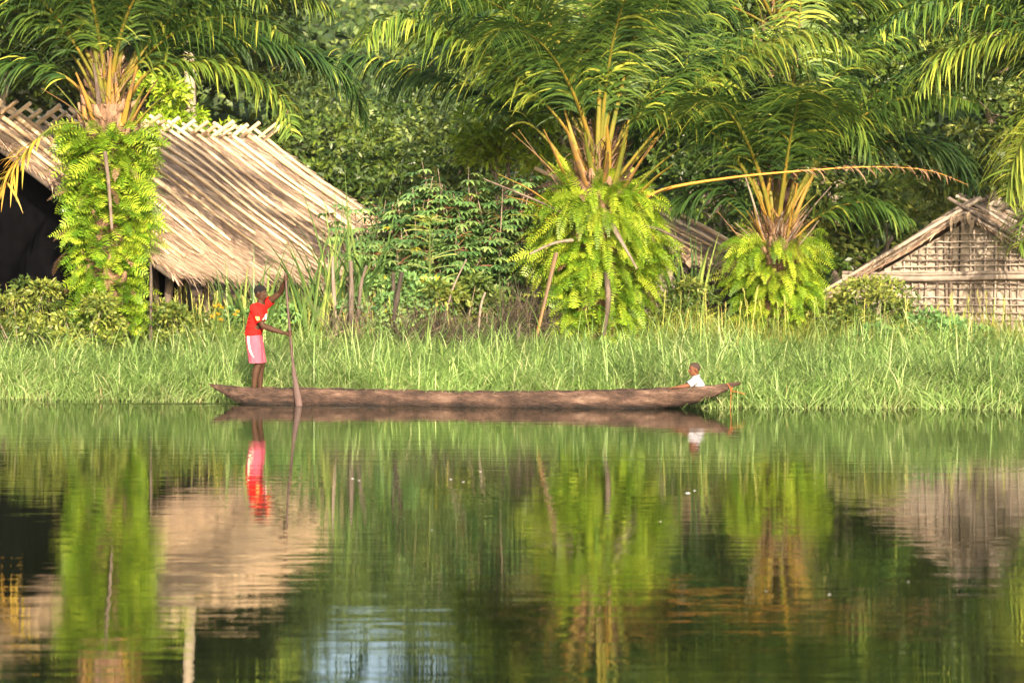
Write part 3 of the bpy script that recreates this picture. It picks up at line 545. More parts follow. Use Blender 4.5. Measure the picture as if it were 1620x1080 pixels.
# breadfruit with large lobed leaves and round pale fruit
bf = empty('breadfruit_tree', px(1600, 500, 55)*[1, 1, 0]+[0, 0, 1.0], 'breadfruit tree with big lobed leaves and round pale fruit at the top right corner', 'tree', 'broadleaf trees behind the huts')
mb = MB(); tk = MB(); hub = px(1650, 60, 55.6)
tube(tk, spline([hub*[1, 1, 0]+[0, 0, .9], hub*[1, 1, .5], hub], 8), np.linspace(.2, .12, 8), 9)
tips = [px(U(1440, 1700), U(-70, 150), 55+U(-1.2, 1)) for _ in range(34)]
for c in tips:
    tube(tk, spline([hub, (hub+c)/2+[0, 0, -.15], c], 6), np.linspace(.03, .01, 6), 5, .2)
    n = 9; a = U(0, 6.28, n); el = U(-.3, .9, n); D = np.stack([np.cos(a)*np.cos(el), np.sin(a)*np.cos(el), np.sin(el)], -1); v = U(.1, .9, n)
    ref = nrm(np.cross(D, [0, 0, 1.])); Lf = U(.35, .5, n)
    ribbons(mb, np.tile(c, (n, 1)), D, Lf, .07, .9, 5, (.2, 1, 1.1, 1, .7, .05), ref, v)
    for g in (.3, .5, .7, .85):
        for s in (-1, 1): ribbons(mb, c+D*(Lf*g)[:, None]+[0, 0, -.12*g*g], D*.9+ref*s*.9+np.array([0, 0, -.2]), .17*(1.2-g*.6), .05, .5, 2, (.9, .9, .08), D, v)
mb.build('crown', G['weed'], bf); tk.build('trunk', G['bark'], bf, smooth=True)
FR = solid_mat('fruit_skin', [(.3, (.35, .42, .06)), (.7, (.5, .52, .1))], .6, 20)
for (x, y) in ((1519, 77), (1592, 52), (1579, 17), (1612, 50), (1545, 120)):
    q = MB(); c = px(x, y, 54.0); t = np.linspace(0, np.pi, 9); tube(q, [c+np.array([0, 0, -.075*math.cos(a)]) for a in t], .062*np.sin(t)+.002, 10); q.build('fruit', FR, bf, smooth=True)
# forest on the hill and the dense forest edge behind everything
mb = MB()
def canopy(n, xr, yr, r, per, L, hfun, vb=(.1, .8)):
    for k in range(n):
        x, y = U(*xr), U(*yr); leaf_blob(mb, np.array([x, y, float(hfun(x, y))+r*.4]), r*U(.7, 1.3), per, L, L*.55, U(*vb), .4)
canopy(800, (-55, 30), (135, 330), 3.6, 150, .7, hill_h)
tag(mb.build('hill_forest', G['tree_far']), 'hazy far forest covering the hill', 'forest', kind='stuff')
mb = MB()
for k in range(420):
    x = U(-28, 28); d = U(78, 98); gap = 470 < 810+F*x/d < 745
    zt = (U(0, 1.8) if gap else U(0, 14)); leaf_blob(mb, np.array([x, d, 1.3+zt]), U(1.2, 2.2), 90, .55, .28, U(.0, .6), .4)
tag(mb.build('forest_edge', G['tree_far']), 'dense green forest edge behind the huts', 'forest', kind='stuff')

# ------------------------------------------------------------------ shrubs and bank plants
def palmate(mb, C, D, L, v, w=.062, nf=7):
    n = len(C); D = nrm(D); s = nrm(np.cross(D, [0, 0, 1.])+1e-3); 
    for k in range(nf):
        a = math.radians(-110+220*k/(nf-1)); dd = D*math.cos(a)+s*math.sin(a)
        ribbons(mb, C, dd+rng.normal(0, .05, (n, 3)), L*(1-.25*abs(a)/2), w, 1.0, 3, (.2, 1, .75, .05), np.cross(dd, np.cross(s, D))+rng.normal(0, .1, (n, 3)), v)
def cassava(x, d, hpx, label, nst=11, spread=.85, L=.25, leaf='cassava', per=38, group='leafy shrubs on the bank'):
    c = px(x, 500, d); zb = float(gz(c[0], d)); par = empty('cassava_shrub', (c[0], d, zb), label, 'shrub', group)
    H = px(x, hpx, d)[2]-zb; lf = MB(); st = MB(); ps = MB()
    for k in range(nst):
        a = U(0, 6.28); b = np.array([c[0]+U(-.25, .25), d+U(-.2, .2), zb-.05]); t = b+np.array([math.cos(a)*spread*U(.3, 1), math.sin(a)*spread*U(.2, .7), H*U(.6, .98)])
        P = spline([b, (b+t)/2+[U(-.1, .1), 0, .1], t], 10); tube(st, P, np.linspace(.022, .008, 10), 6, U(0, 1))
        n = per; f = U(.15, 1, n); i = (f*8.99).astype(int); B = P[i]; az = U(0, 6.28, n); el = U(-.1, 1., n)
        D = np.stack([np.cos(az)*np.cos(el), np.sin(az)*np.cos(el), np.sin(el)], -1); pl_ = U(.15, .38, n)
        ribbons(ps, B, D, pl_, .008, .4, 3, [1]*4, (0, 0, 1), U(0, 1, n)); E = B+D*pl_[:, None]+[0, 0, -.03]
        palmate(lf, E, D*[1, 1, .2]+[0, 0, -.25], L*U(.7, 1.15, n), np.clip(U(0, .95, n)+np.where(U(0, 1, n) > .97, .5, 0), 0, 1))
    lf.build('foliage', G[leaf], par); st.build('stem', G['bark'], par, smooth=True); ps.build('leaf_stalk', G['redstalk'], par)
G['redstalk'] = leaf_mat('red_stalk', [(0, (.16, .05, .03)), (1, (.22, .12, .05))], .5, .1)
cassava(600, 52, 300, 'blue green cassava shrub against the lower end of the shelter roof')
cassava(655, 51.4, 265, 'tall cassava shrub with palmate leaves, second from the shelter', 11)
cassava(715, 51.8, 235, 'tallest cassava shrub of the thicket, with red leaf stalks', 12)
cassava(775, 51.4, 250, 'cassava shrub between the tall thicket top and the central palm', 11)
cassava(700, 50.3, 345, 'low cassava shrub in front of the thicket', 10, .9)
cassava(825, 51.5, 300, 'cassava shrub touching the fern skirt of the central palm', 9)
cassava(790, 49.2, 455, 'small light green cassava plant beside the brown brush', 3, .4, .27, 'weed', 8)
cassava(630, 50.4, 370, 'cassava shrub behind the forked stump', 9)
cassava(1320, 50.6, 470, 'small leafy shrub left of the wattle hut', 7, .5, .14, 'weed')
def bush(label, x, d, ytop, rx, mt, L=.09, w=.04, n=10, per=170, name='leafy_shrub', dy=.5):
    c = px(x, 500, d); zb = float(gz(c[0], d)); par = empty(name, (c[0], d, zb), label, 'shrub', 'leafy shrubs on the bank'); H = px(x, ytop, d)[2]-zb
    lf = MB(); st = MB()
    for k in range(n):
        q = np.array([c[0]+U(-rx, rx), d+U(-dy, dy), 0]); r = U(.22, .36); q[2] = zb+max(.1, H*(1-.35*((q[0]-c[0])/rx)**2)*U(.35, 1)-r*.6)
        leaf_blob(lf, q, r, per, L, w, U(.2, .8)); tube(st, spline([[c[0]+U(-.1, .1), d, zb-.05], (q+[c[0], d, zb])/2, q], 6), np.linspace(.02, .006, 6), 5)
    lf.build('foliage', G[mt], par); st.build('stem', G['bark'], par)
bush('dark green creeping shrub in front of the wattle hut wall', 1465, 48.0, 492, .9, 'cassava', .11, .06, 22)
bush('light green weedy shrub at the left foot of the wattle hut', 1375, 49, 432, .75, 'weed', .1, .04, 20)
bush('dark purple leaved shrub left of the short palm', 1120, 51, 395, .45, 'dark_leaf', .13, .06, 9, 60)
bush('green bush between the central palm and the short palm', 1085, 50.2, 430, .6, 'weed', .12, .03, 14)
bush('bright weed clump under the shelter eave posts', 290, 49.5, 470, .8, 'weed', .1, .045, 14)
bush('leafy bush at the foot of the left palm', 130, 48.6, 455, .9, 'weed', .1, .045, 18)
bush('bushy weeds at the far left below the dark shelter', 30, 49.5, 425, .9, 'weed', .1, .045, 20)
bush('weed bush in front of the shelter roof corner', 430, 50, 455, .6, 'cassava', .11, .05, 10)
bush('weedy shrub right of the short palm', 1310, 49.6, 480, .5, 'weed', .1, .04, 10)
bush('dark bush in the shadow behind the short palm', 1290, 53, 370, 1.3, 'tree', .14, .06, 26)
bush('low shrub behind the brown brush', 680, 49.8, 420, 1.0, 'weed', .12, .05, 14, 110)
bush('small bush in the brush between the forked stump and the leaning stake', 655, 49.1, 430, .55, 'cassava', .11, .05, 14)
bush('round green bush under the tall cassava thicket', 730, 49.2, 425, .6, 'weed', .11, .05, 16)
bush('leafy bush left of the forked stump', 595, 49.3, 425, .5, 'cassava', .11, .05, 12)
# tall cane clumps
def cane(label, x, d, ytop, n, spread=.35, name='cane_clump', w=.055):
    c = px(x, 500, d); zb = float(gz(c[0], d)); o = np.array([c[0], d, zb]); H = px(x, ytop, d)[2]-zb
    mb = MB(); P = o+np.stack([U(-spread, spread, n), U(-.25, .25, n), 0*U(0, 1, n)], -1)
    a = U(0, 6.28, n); D = np.stack([np.cos(a)*.22, np.sin(a)*.22, np.ones(n)], -1)
    ribbons(mb, P, D, H*U(.7, 1.35, n), w*U(.7, 1.2, n), U(.3, 2.6, n), 7, (.7, 1, 1, .9, .7, .5, .3, .03), np.stack([-np.sin(a), np.cos(a), 0*a], -1)+[.6, 0, 0], U(0, 1, n))
    tag(mb.build(name, G['cane'], origin=o), label, 'cane', 'tall cane clumps')
cane('tall upright cane clump before the right end of the shelter roof', 560, 49.8, 330, 60)
cane('broad arching cane clump left of the tallest canes', 510, 49.6, 380, 70, .4)
cane('cane clump growing behind the standing paddler', 415, 49.6, 415, 60, .35)
cane('short cane tuft below the shelter eave', 375, 50, 430, 30, .2)
cane('cane tuft in front of the middle roof', 1090, 50.5, 375, 40, .2)
# grey broken stumps and stakes, each its own
def stump(label, pts, r, mt='stump', cat='stump', name='broken_stump'):
    par = px(*pts[0]); par[2] = float(gz(par[0], par[1])); q = MB()
    P = P3(*pts); P[0] = par+[0, 0, -.1]; tube(q, spline(P, 8), r*np.linspace(1.1, .65, 8)*(1+.12*np.sin(np.arange(8)*2.1)), 7, U(0, 1)); return tag(q.build(name, G[mt], smooth=True, origin=par), label, cat, 'stumps and stakes in the brush')
stump('pale grey stump standing upright below the tall canes', ((553, 520, 48.8), (556, 470, 48.8), (555, 412, 48.8)), .05)
stump('leaning grey stump left of the upright pale one', ((535, 520, 49), (528, 460, 49), (526, 405, 49)), .04)
stump('thin grey stump leaning right of the upright pale one', ((562, 520, 49), (570, 460, 49), (580, 420, 49)), .035)
stump('black charred stump behind the forked one', ((615, 520, 49), (622, 480, 49), (622, 430, 49)), .05, 'wood_dark')
stump('dark curved forked stump in the brush', ((608, 530, 48.7), (625, 490, 48.7), (636, 430, 48.7)), .055, 'wood_dark')
stump('long thin stake leaning right above the brown brush', ((690, 520, 48.6), (712, 470, 48.6), (738, 410, 48.6)), .02)
stump('short pale stake leaning right in the brush', ((752, 520, 48.4), (760, 490, 48.4), (768, 462, 48.4)), .025)
stump('short stake near the waterside grass left of the palm', ((818, 560, 47.6), (820, 530, 47.6), (823, 512, 47.6)), .035)
stump('thin white post under the shelter eave', ((238, 490, 49.2), (239, 450, 49.2), (238, 415, 49.2)), .03)
# brown dead brush
def brush(label, x, d, ytop, n, spread, v=(0, .8)):
    c = px(x, 500, d); o = np.array([c[0], d, float(gz(c[0], d))]); mb = MB(); H = px(x, ytop, d)[2]-o[2]
    P = o+np.stack([U(-spread, spread, n), U(-.35, .35, n), U(0, .5, n)*H], -1)
    D = rng.normal(0, .55, (n, 3))+[.15, 0, .75]
    ribbons(mb, P, D, H*U(.25, .75, n), U(.006, .016, n), U(-.3, 1.2, n), 4, (1, .9, .8, .5, .2), nrm(rng.normal(0, 1, (n, 3))), U(*v, n))
    tag(mb.build('dead_brush', G['twig'], origin=o), label, 'brush', 'dead brush behind the grass')
brush('brown tangled dead brush beside the yellow hanging stalk', 830, 48.6, 440, 900, .45)
brush('low brown brush in the middle of the bank', 745, 48.4, 485, 700, .5)
brush('reddish brown dry brush right of the forked stump', 660, 48.6, 470, 700, .45)
brush('grey dry twigs among the stumps', 560, 48.9, 450, 350, .5, (.3, 1))
# papaya seedling with pale stem
o = px(680, 500, 49.5); o[2] = float(gz(o[0], o[1])); par = empty('papaya_plant', o, 'slender plant with a yellow stem in the cassava thicket', 'plant')
q = MB(); H = px(680, 350, 49.5)[2]; top = np.array([o[0], o[1], H]); tube(q, [o-[0, 0, .1], (o+top)/2, top], [.02, .018, .014], 8, .5); q.build('stem', G['weed'], par)
q = MB(); n = 40; a = U(0, 6.28, n); z = U(.35, 1, n); D = np.stack([np.cos(a), np.sin(a)*.6, U(.1, .7, n)], -1); B = o+(top-o)*z[:, None]; ribbons(q, B, D, U(.3, .6, n), .014, .4, 4, [1]*5, (0, 0, 1), U(.2, 1, n))
n2 = 30; a = U(0, 6.28, n2); D = np.stack([np.cos(a), np.sin(a), U(.2, 1, n2)], -1); ribbons(q, np.tile(top, (n2, 1)), D, U(.15, .35, n2), .02, 1.2, 3, (.5, 1, .7, .05), (0, 0, 1), U(.3, 1, n2)); q.build('leaves', G['weed'], par)
# yellow flowering plant behind the paddler
o = px(345, 530, 48); o[2] = float(gz(o[0], o[1])); par = empty('flowering_weed', o, 'weed with yellow flowers left of the standing paddler', 'plant')
q = MB(); f = MB()
for (x, y) in ((341, 484), (347, 482), (351, 486), (376, 492), (345, 496), (336, 500), (350, 505), (372, 497)):
    e = px(x, y, 47.8); tube(q, spline([o-[0, 0, .05], (o+e)/2+[.03, 0, 0], e], 6), .008, 5); n = 9; a = np.arange(n)*.7
    f = MB(); ribbons(f, np.tile(e, (n, 1)), np.stack([np.cos(a), U(-.8, -.2, n), np.sin(a)], -1), .045, .03, .2, 2, (.5, 1, .5), (0, 1, .3), U(0, 1, n)); f.build('flower', G['flower'], par)
q.build('stem', G['weed'], par)
# undergrowth, yellow grass and the waterside reeds
mb = MB()
for k in range(330):
    x = U(-11, 11); t = U(4.6, 7.5); y = float(BX(x))+t
    if -2.2 < x < .3: y += .8
    if x > 7.0: continue
    leaf_blob(mb, np.array([x, y, float(gz(x, y))+U(.05, .4)]), U(.18, .34), 120, .065, .026, U(.2, .9))
tag(mb.build('undergrowth', G['weed']), 'low leafy undergrowth between the grass and the trees', 'undergrowth', kind='stuff')
def blades(n, t0, t1, L, w, droop, mt, name, label, lean=.35, v=(0, 1), seg=6, dens=None, xr=(-11.5, 11.5)):
    mb = MB(); x = U(*xr, n); t = t0+(t1-t0)*U(0, 1, n); y = BX(x)+t; z = gz(x, y)
    cl = .5+.5*np.sin(x*2.1+np.sin(t*2.3+x)*1.5)*np.sin(t*2.2+x*.7+1); cl2 = .5+.5*np.sin(x*5.3+t*3.9)
    keep = U(0, 1, n) < .45+.55*cl if dens is None else U(0, 1, n) < dens(x, t)
    x, y, z, cl, cl2, t = x[keep], y[keep], z[keep], cl[keep], cl2[keep], t[keep]; n = len(x)
    a = np.where(U(0, 1, n) < .6, 2*np.pi*np.floor(cl2*5)/5+rng.normal(0, .6, n), U(0, 6.28, n)); le = lean*U(.2, 1.4, n)
    D = np.stack([np.cos(a)*le, np.sin(a)*le-.12, np.ones(n)], -1); gd = np.stack([np.cos(a)*.6, np.sin(a)*.6, -np.ones(n)], -1)
    Lb = U(*L, n)*(.75+.4*cl); vv = np.clip(U(*v, n)*.75+.2*cl+np.where(U(0, 1, n) > .96, .3, 0), 0, 1)
    pr_ = {6: (.6, 1, 1, .85, .65, .4, .03), 4: (.6, 1, .8, .5, .03)}[seg]
    ribbons(mb, np.stack([x, y, np.maximum(z, -.1)], -1), D, Lb, w*U(.6, 1.3, n), droop*U(.3, 1.6, n), seg, pr_, np.stack([-np.sin(a), np.cos(a), 0*a], -1)+[.5, 0, 0], vv, gd)
    return tag(mb.build(name, G[mt]), label, 'grass', kind='stuff')
blades(110000, -.1, 4.5, (.5, 1.25), .0145, 2.6, 'grass', 'reed_grass', 'dense pale green grass along the waterline', .55)
blades(14000, -.25, .9, (.45, .9), .013, 2.6, 'grass', 'edge_grass', 'arching grass overhanging the water', .6)
blades(14000, 3.8, 6.2, (.4, .85), .011, 1.0, 'grass_yellow', 'dry_grass', 'yellow green taller grass above the waterside grass', .3, dens=lambda x, t: np.where((x > -2.3) & (x < .4), .12, .8))
blades(6000, 6, 12, (.4, .9), .02, 1.0, 'grass_yellow', 'back_grass', 'grass around the huts', .3, seg=4)
mb = MB(); n = 260; x = np.where(U(0, 1, n) < .6, U(-9.5, -2.5, n), U(-9, 9.5, n)); y = BX(x)+U(3.8, 5.6, n); P = np.stack([x, y, gz(x, y)], -1); D = np.stack([U(-.2, .2, n), U(-.1, .1, n), np.ones(n)], -1); H = U(.75, 1.15, n)
ribbons(mb, P, D, H, .008, .1, 4, [1]*5, (1, 0, 0), U(.2, .8, n))
for k in range(6): ribbons(mb, P+nrm(D)*(H*(.82+.03*k))[:, None], D+rng.normal(0, .35, (n, 3)), .07, .009, .3, 2, (.5, 1, .2), (1, .3, 0), U(.3, 1, n))
tag(mb.build('seed_grass', G['grass_yellow']), 'thin flowering grass stalks with seed heads', 'grass', kind='stuff')
blades(1500, .3, 4.2, (.8, 1.4), .026, 1.6, 'cane', 'tall_reeds', 'scattered taller broad reeds in the waterside grass', .3)
blades(4200, -.15, .7, (.2, .6), .012, 2.2, 'seed', 'dead_reeds', 'dead brown blades at the foot of the waterside grass', .7)
# foam flecks on the river
for i, (x, y, r, lb) in enumerate([(1088, 780, .035, 'larger white foam fleck floating below the seated child'), (1099, 776, .02, 'small white foam fleck touching the larger one on its right'), (1312, 940, .022, 'white foam fleck alone on dark water at the lower right'),
                                   (558, 757, .022, 'foam fleck left of centre below the canoe'), (568, 760, .018, 'foam fleck at the right of its twin left of centre'), (713, 758, .02, 'foam fleck below the middle of the canoe, left one'), (733, 762, .018, 'foam fleck below the middle of the canoe, middle one'),
                                   (760, 746, .015, 'foam fleck below the middle of the canoe, right one'), (1212, 935, .015, 'tiny foam fleck left of the lone fleck at lower right'), (1045, 825, .015, 'tiny foam fleck left below the largest fleck'), (683, 838, .014, 'tiny fleck in the dark green water'), (1437, 920, .015, 'tiny fleck at the right on dark water')]):
    d = CH*F/(y-HY); c = np.array([(x-810)/F*d, d, 0.002]); q = MB(); s = r*d/55
    t = np.linspace(0, 1, 5); tube(q, [c+np.array([0, 0, s*.45*(k)]) for k in t], s*np.array([1.3, 1.35, 1.1, .7, .15]), 9); tag(q.build('foam_fleck', G['foam'], smooth=True, origin=c), lb, 'foam', 'foam flecks floating on the river')
#PEOPLE
# ------------------------------------------------------------------ canoe
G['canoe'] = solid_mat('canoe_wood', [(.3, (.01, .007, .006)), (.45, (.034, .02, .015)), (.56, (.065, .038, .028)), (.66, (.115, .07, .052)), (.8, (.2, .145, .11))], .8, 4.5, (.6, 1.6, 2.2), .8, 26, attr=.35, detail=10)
DS, DB = 44.55, 43.0
def cpt(x):   # centre line x,y of the canoe at photo column x
    f = (x-332)/(1172-332); d = DS+(DB-DS)*f; return np.array([(x-810)/F*d, d])
def prof_(xs, tab): return np.interp(xs, [t[0] for t in tab], [t[1] for t in tab])
TOPY = [(332, 606), (350, 609.5), (375, 612), (420, 613.5), (500, 614.5), (600, 617), (700, 619), (800, 619.5), (900, 618.5), (1000, 616), (1060, 613.5), (1110, 610.5), (1150, 606.5), (1172, 604)]
WID = [(332, .035), (350, .09), (380, .18), (430, .26), (520, .3), (900, .31), (1020, .29), (1090, .235), (1140, .12), (1160, .055), (1172, .04)]
BOTZ = [(332, None)]
nU, nV = 260, 17
xs = np.linspace(332, 1172, nU); ctr = np.array([cpt(x) for x in xs]); zt = CH+(HY-prof_(xs, TOPY))/F*ctr[:, 1]; hw = prof_(xs, WID)
boty = prof_(xs, [(332, 609), (350, 621), (375, 636), (400, 646), (440, 652), (1000, 658), (1040, 648), (1080, 642), (1110, 635), (1130, 628), (1150, 618), (1162, 611), (1172, 607)])
zb_ = CH+(HY-boty)/F*ctr[:, 1]
zt = zt+.006*np.sin(xs*.11)+.004*np.sin(xs*.31+1); hw = hw*(1+.025*np.sin(xs*.05+1)+.015*np.sin(xs*.17))
al = np.array([cpt(1172)-cpt(332)])[0]; al /= np.linalg.norm(al); sdv = np.array([-al[1], al[0]])
a_ = np.linspace(0, np.pi, nV)                       # outer U section from one gunwale to the other
sx = np.sign(np.cos(a_))*np.abs(np.cos(a_))**.75*(1+.1*np.sin(a_)**2); sz = 1-np.sin(a_)**.8
def section(hw_, top, bot):
    return np.stack([ctr[:, 0][:, None]+sdv[0]*hw_[:, None]*sx, ctr[:, 1][:, None]+sdv[1]*hw_[:, None]*sx, bot[:, None]+(top-bot)[:, None]*sz], -1)
can = empty('dugout_canoe', (*cpt(750), 0), 'long weathered brown dugout canoe floating along the grassy bank', 'canoe')
mb = MB(); O = section(hw, zt, zb_); hi = np.maximum(hw-.035, .004); bi = np.minimum(zb_+.05, zt-.002); bi = np.where((xs < 372) | (xs > 1135), zt-.004, bi); I = section(hi, zt+.0005, bi)
def strip(A_, m_, n_): i = np.arange(m_-1)[:, None]*n_; j = np.arange(n_-1)[None]; return np.stack([i+j, i+n_+j, i+n_+j+1, i+j+1], -1).reshape(-1, 4)
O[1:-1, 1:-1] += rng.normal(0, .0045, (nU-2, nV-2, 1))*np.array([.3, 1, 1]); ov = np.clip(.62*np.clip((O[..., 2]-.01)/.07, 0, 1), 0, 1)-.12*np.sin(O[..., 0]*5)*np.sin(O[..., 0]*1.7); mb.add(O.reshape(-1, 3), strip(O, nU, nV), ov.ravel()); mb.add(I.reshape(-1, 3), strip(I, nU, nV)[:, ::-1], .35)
for e in (0, nV-1):
    R_ = np.stack([O[:, e], I[:, e]], 1); mb.add(R_.reshape(-1, 3), strip(R_, nU, 2), .75)
for e in (0, nU-1):
    mb.add(O[e], [list(range(nV))], .6)
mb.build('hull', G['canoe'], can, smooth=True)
G['rope'] = solid_mat('orange_rope', [(.3, (.35, .09, .03)), (.7, (.5, .16, .05))], .7, 30)
bw = np.array([*(cpt(1155)-sdv*.0), 0]); W3 = lambda x, y, dy=0: np.array([*cpt(x), CH+(HY-y)/F*cpt(x)[1]])-np.array([0, abs(dy), 0])
q = MB()
tube(q, [W3(1150, 606, .10), W3(1154, 612, .1), W3(1157, 619, .07), W3(1158, 612, -.03), W3(1156, 605.5, 0)], .006, 6)
tube(q, [W3(1155, 613, .09), W3(1156, 628, .09), W3(1155, 642, .09), W3(1155, 650, .09)], .0035, 6)
tube(q, [W3(1156, 618, .09), W3(1164, 619, .12), W3(1172, 621, .14), W3(1178, 623, .14)], .005, 6); q.build('rope', G['rope'], can)
# ------------------------------------------------------------------ people
def frame(f, up):
    f = nrm(np.array(f, float)); r = nrm(np.cross(f, up)); u = np.cross(r, f); return np.array([f, r, u])
def ell(mb, c, rad, fr=np.eye(3), nu=16, nv=12):
    th = np.linspace(0, 2*np.pi, nu, endpoint=False); ph = np.linspace(0, np.pi, nv)
    v = np.stack([np.sin(ph)[:, None]*np.cos(th), np.sin(ph)[:, None]*np.sin(th), np.cos(ph)[:, None]+0*th], -1)*np.array(rad)
    v = v.reshape(-1, 3)@fr+np.array(c); i = np.arange(nv-1)[:, None]*nu; j = np.arange(nu)[None]; k = (j+1) % nu
    mb.add(v, np.stack([i+j, i+nu+j, i+nu+k, i+k], -1).reshape(-1, 4))
def cap(mb, a, b, ra, rb, n=8):
    a, b = np.array(a, float), np.array(b, float); d = b-a; L = np.linalg.norm(d)+1e-9; t = np.concatenate([[-ra*.98, -ra*.7], np.linspace(0, L, n), [L+rb*.7, L+rb*.98]])
    r = np.concatenate([[ra*.2, ra*.71], np.linspace(ra, rb, n), [rb*.71, rb*.2]]); tube(mb, a+nrm(d)*t[:, None], r, 12)
def chain(mb, pts, rad):
    for i in range(len(pts)-1): cap(mb, pts[i], pts[i+1], rad[i], rad[i+1])
def skin_obj(mb, name, m, parent, vox=.006, sm=4, cuts=()):
    o = mb.build(name, m, parent, smooth=True); md = o.modifiers.new('r', 'REMESH'); md.mode = 'VOXEL'; md.voxel_size = vox; md.use_smooth_shade = True
    s_ = o.modifiers.new('s', 'SMOOTH'); s_.iterations = sm; s_.factor = .5
    bpy.context.view_layer.update(); dg = bpy.context.evaluated_depsgraph_get(); me = bpy.data.meshes.new_from_object(o.evaluated_get(dg)); o.modifiers.clear(); o.data = me
    off = Vector(parent.location) if parent else Vector()
    if cuts:
        bm = bmesh.new(); bm.from_mesh(me)
        for co, no in cuts:
            bmesh.ops.bisect_plane(bm, geom=bm.verts[:]+bm.edges[:]+bm.faces[:], plane_co=Vector(co)-off, plane_no=Vector(no), clear_outer=True)
        bm.to_mesh(me); bm.free()
    me.materials.clear(); me.materials.append(m)
    for p_ in me.polygons: p_.use_smooth = True
    return o
def skin_mat(name, c0, c1): return solid_mat(name, [(.3, c0), (.7, c1)], .55, 9, bump=.06, spec=.14)
def cloth(name, c0, c1, sc=7): return solid_mat(name, [(.3, c0), (.7, c1)], .9, sc, (1, 1, .6), 1., 9, spec=.1)
def head_prims(mb, c, fr, s=1.):
    f, r, u = fr; E = lambda a, b, d, rad: ell(mb, c+s*(f*a+r*b+u*d), np.array(rad)*s, fr)
    E(-.012, 0, .022, (.098, .076, .088)); E(.03, 0, -.045, (.055, .056, .068)); E(.058, 0, -.088, (.026, .03, .022)); E(-.03, 0, -.03, (.06, .06, .06))
    cap(mb, c+s*(f*.082+u*.012), c+s*(f*.103-u*.022), .009*s, .015*s); E(.092, .012, -.028, (.012, .011, .009)); E(.092, -.012, -.028, (.012, .011, .009))
    E(.084, 0, -.05, (.017, .027, .009)); E(.08, 0, -.064, (.017, .023, .009)); E(.072, 0, .022, (.018, .05, .012))
    for k in (-1, 1): E(.055, .035*k, -.02, (.03, .022, .022)); E(-.012, .078*k, -.012, (.02, .011, .031))
def face_bits(par, c, fr, s=1.):
    f, r, u = fr
    for k in (-1, 1):
        q = MB(); ell(q, c+s*(f*.078+r*.033*k+u*.002), np.array((.012, .015, .008))*s, fr); q.build('eye', EYE, par, smooth=True)
        q = MB(); cap(q, c+s*(f*.088+r*.02*k+u*.024), c+s*(f*.076+r*.05*k+u*.026), .004*s, .003*s, 3); q.build('eyebrow', HAIR, par, smooth=True)
    q = MB(); ell(q, c+s*(f*.094-u*.057), np.array((.008, .022, .003))*s, fr); q.build('mouth', LIP, par, smooth=True)
EYE = solid_mat('eye', [(.3, (.08, .06, .05)), (.7, (.18, .14, .12))], .3, 60); HAIR = solid_mat('short_black_hair', [(.3, (.008, .007, .007)), (.7, (.03, .025, .023))], .95, 60, bump=.8)
HAIR2 = solid_mat('cropped_hair', [(.3, (.045, .028, .022)), (.7, (.1, .065, .05))], .9, 70, bump=.5)
LIP = solid_mat('lip', [(.3, (.07, .02, .015)), (.7, (.12, .04, .03))], .5, 40)
def grip(mb, c, ax, to, rs, side=1, s=1.):
    """a hand closed round a shaft: c on the shaft axis, ax shaft direction, to = unit vector from the wrist to the shaft"""
    ax = nrm(ax); to = nrm(to-ax*(to@ax)); n_ = np.cross(ax, to)*side
    ell(mb, c-to*.032*s-n_*.012*s, np.array((.026, .018, .042))*s, np.array([to, n_, ax]))
    for k in range(4):
        o_ = c+ax*(-.033+.021*k)*s; L_ = (.9, 1, .97, .85)[k]; P = []
        for j in range(7):
            th = -2.2+L_*j*.72; P.append(o_+(rs+.011*s)*(to*math.cos(th)*1.0*1+n_*-math.sin(th)))
        P[0] = o_-to*.03*s+n_*-.01*s
        chain(mb, P, np.linspace(.0105, .0078, 7)*s)
    T0 = c-to*.03*s+ax*.03*s+n_*.01; chain(mb, [T0, c+n_*(rs+.012)+ax*.04*s-to*.01, c+n_*(rs+.006)+ax*.035*s+to*.02*s], np.array((.013, .011, .009))*s)
# standing paddler
DM = 44.37
def M(x, y, dy=0.): p_ = px(x, y, DM); return p_+np.array([0, dy, 0])
man = empty('person', M(404, 624), 'young paddler standing in the canoe in a red T-shirt and pink shorts', 'person')
SK = skin_mat('dark_skin', (.05, .025, .015), (.1, .05, .03))
feetz = CH+(HY-622)/F*DM
nsh, fsh = M(404.5, 487.5, -.16), M(417, 483, .15)
nel, nwr, nha = M(418.5, 515, -.24), M(450, 525.5, -.3), M(461, 526.5, -.335)
fel, fwr, fha = M(443, 463, .06), M(451, 446, -.12), M(453.8, 439.5, -.2)
mb = MB()
chain(mb, [M(402, 528, -.075), M(405, 508, -.08), M(409, 492, -.09)], [.1, .095, .1]); chain(mb, [M(402, 528, .075), M(406, 508, .08), M(411, 491, .09)], [.1, .095, .1])
cap(mb, nsh+[0, .04, 0], fsh-[0, .04, 0], .065, .065); cap(mb, M(410.5, 489), M(412.5, 474), .06, .052)
hf = frame((.93, -.26, -.16), (.12, 0, .99)); hc = M(412.7, 463.2, -.01); head_prims(mb, hc, hf, 1.02)
chain(mb, [nsh, (nsh+nel)/2, nel, nel*.6+nwr*.4, nwr], [.06, .054, .044, .046, .029]); chain(mb, [fsh, (fsh+fel)/2, fel, fel*.6+fwr*.4, fwr], [.06, .053, .043, .043, .028])
cap(mb, nwr, nha-[.04, 0, 0], .025, .024); cap(mb, fwr, fha-[.015, 0, .035], .024, .023)
pt = [M(453.2, 431, -.19), M(457, 480, -.27), M(461.5, 527, -.335), M(466, 570, -.38)]
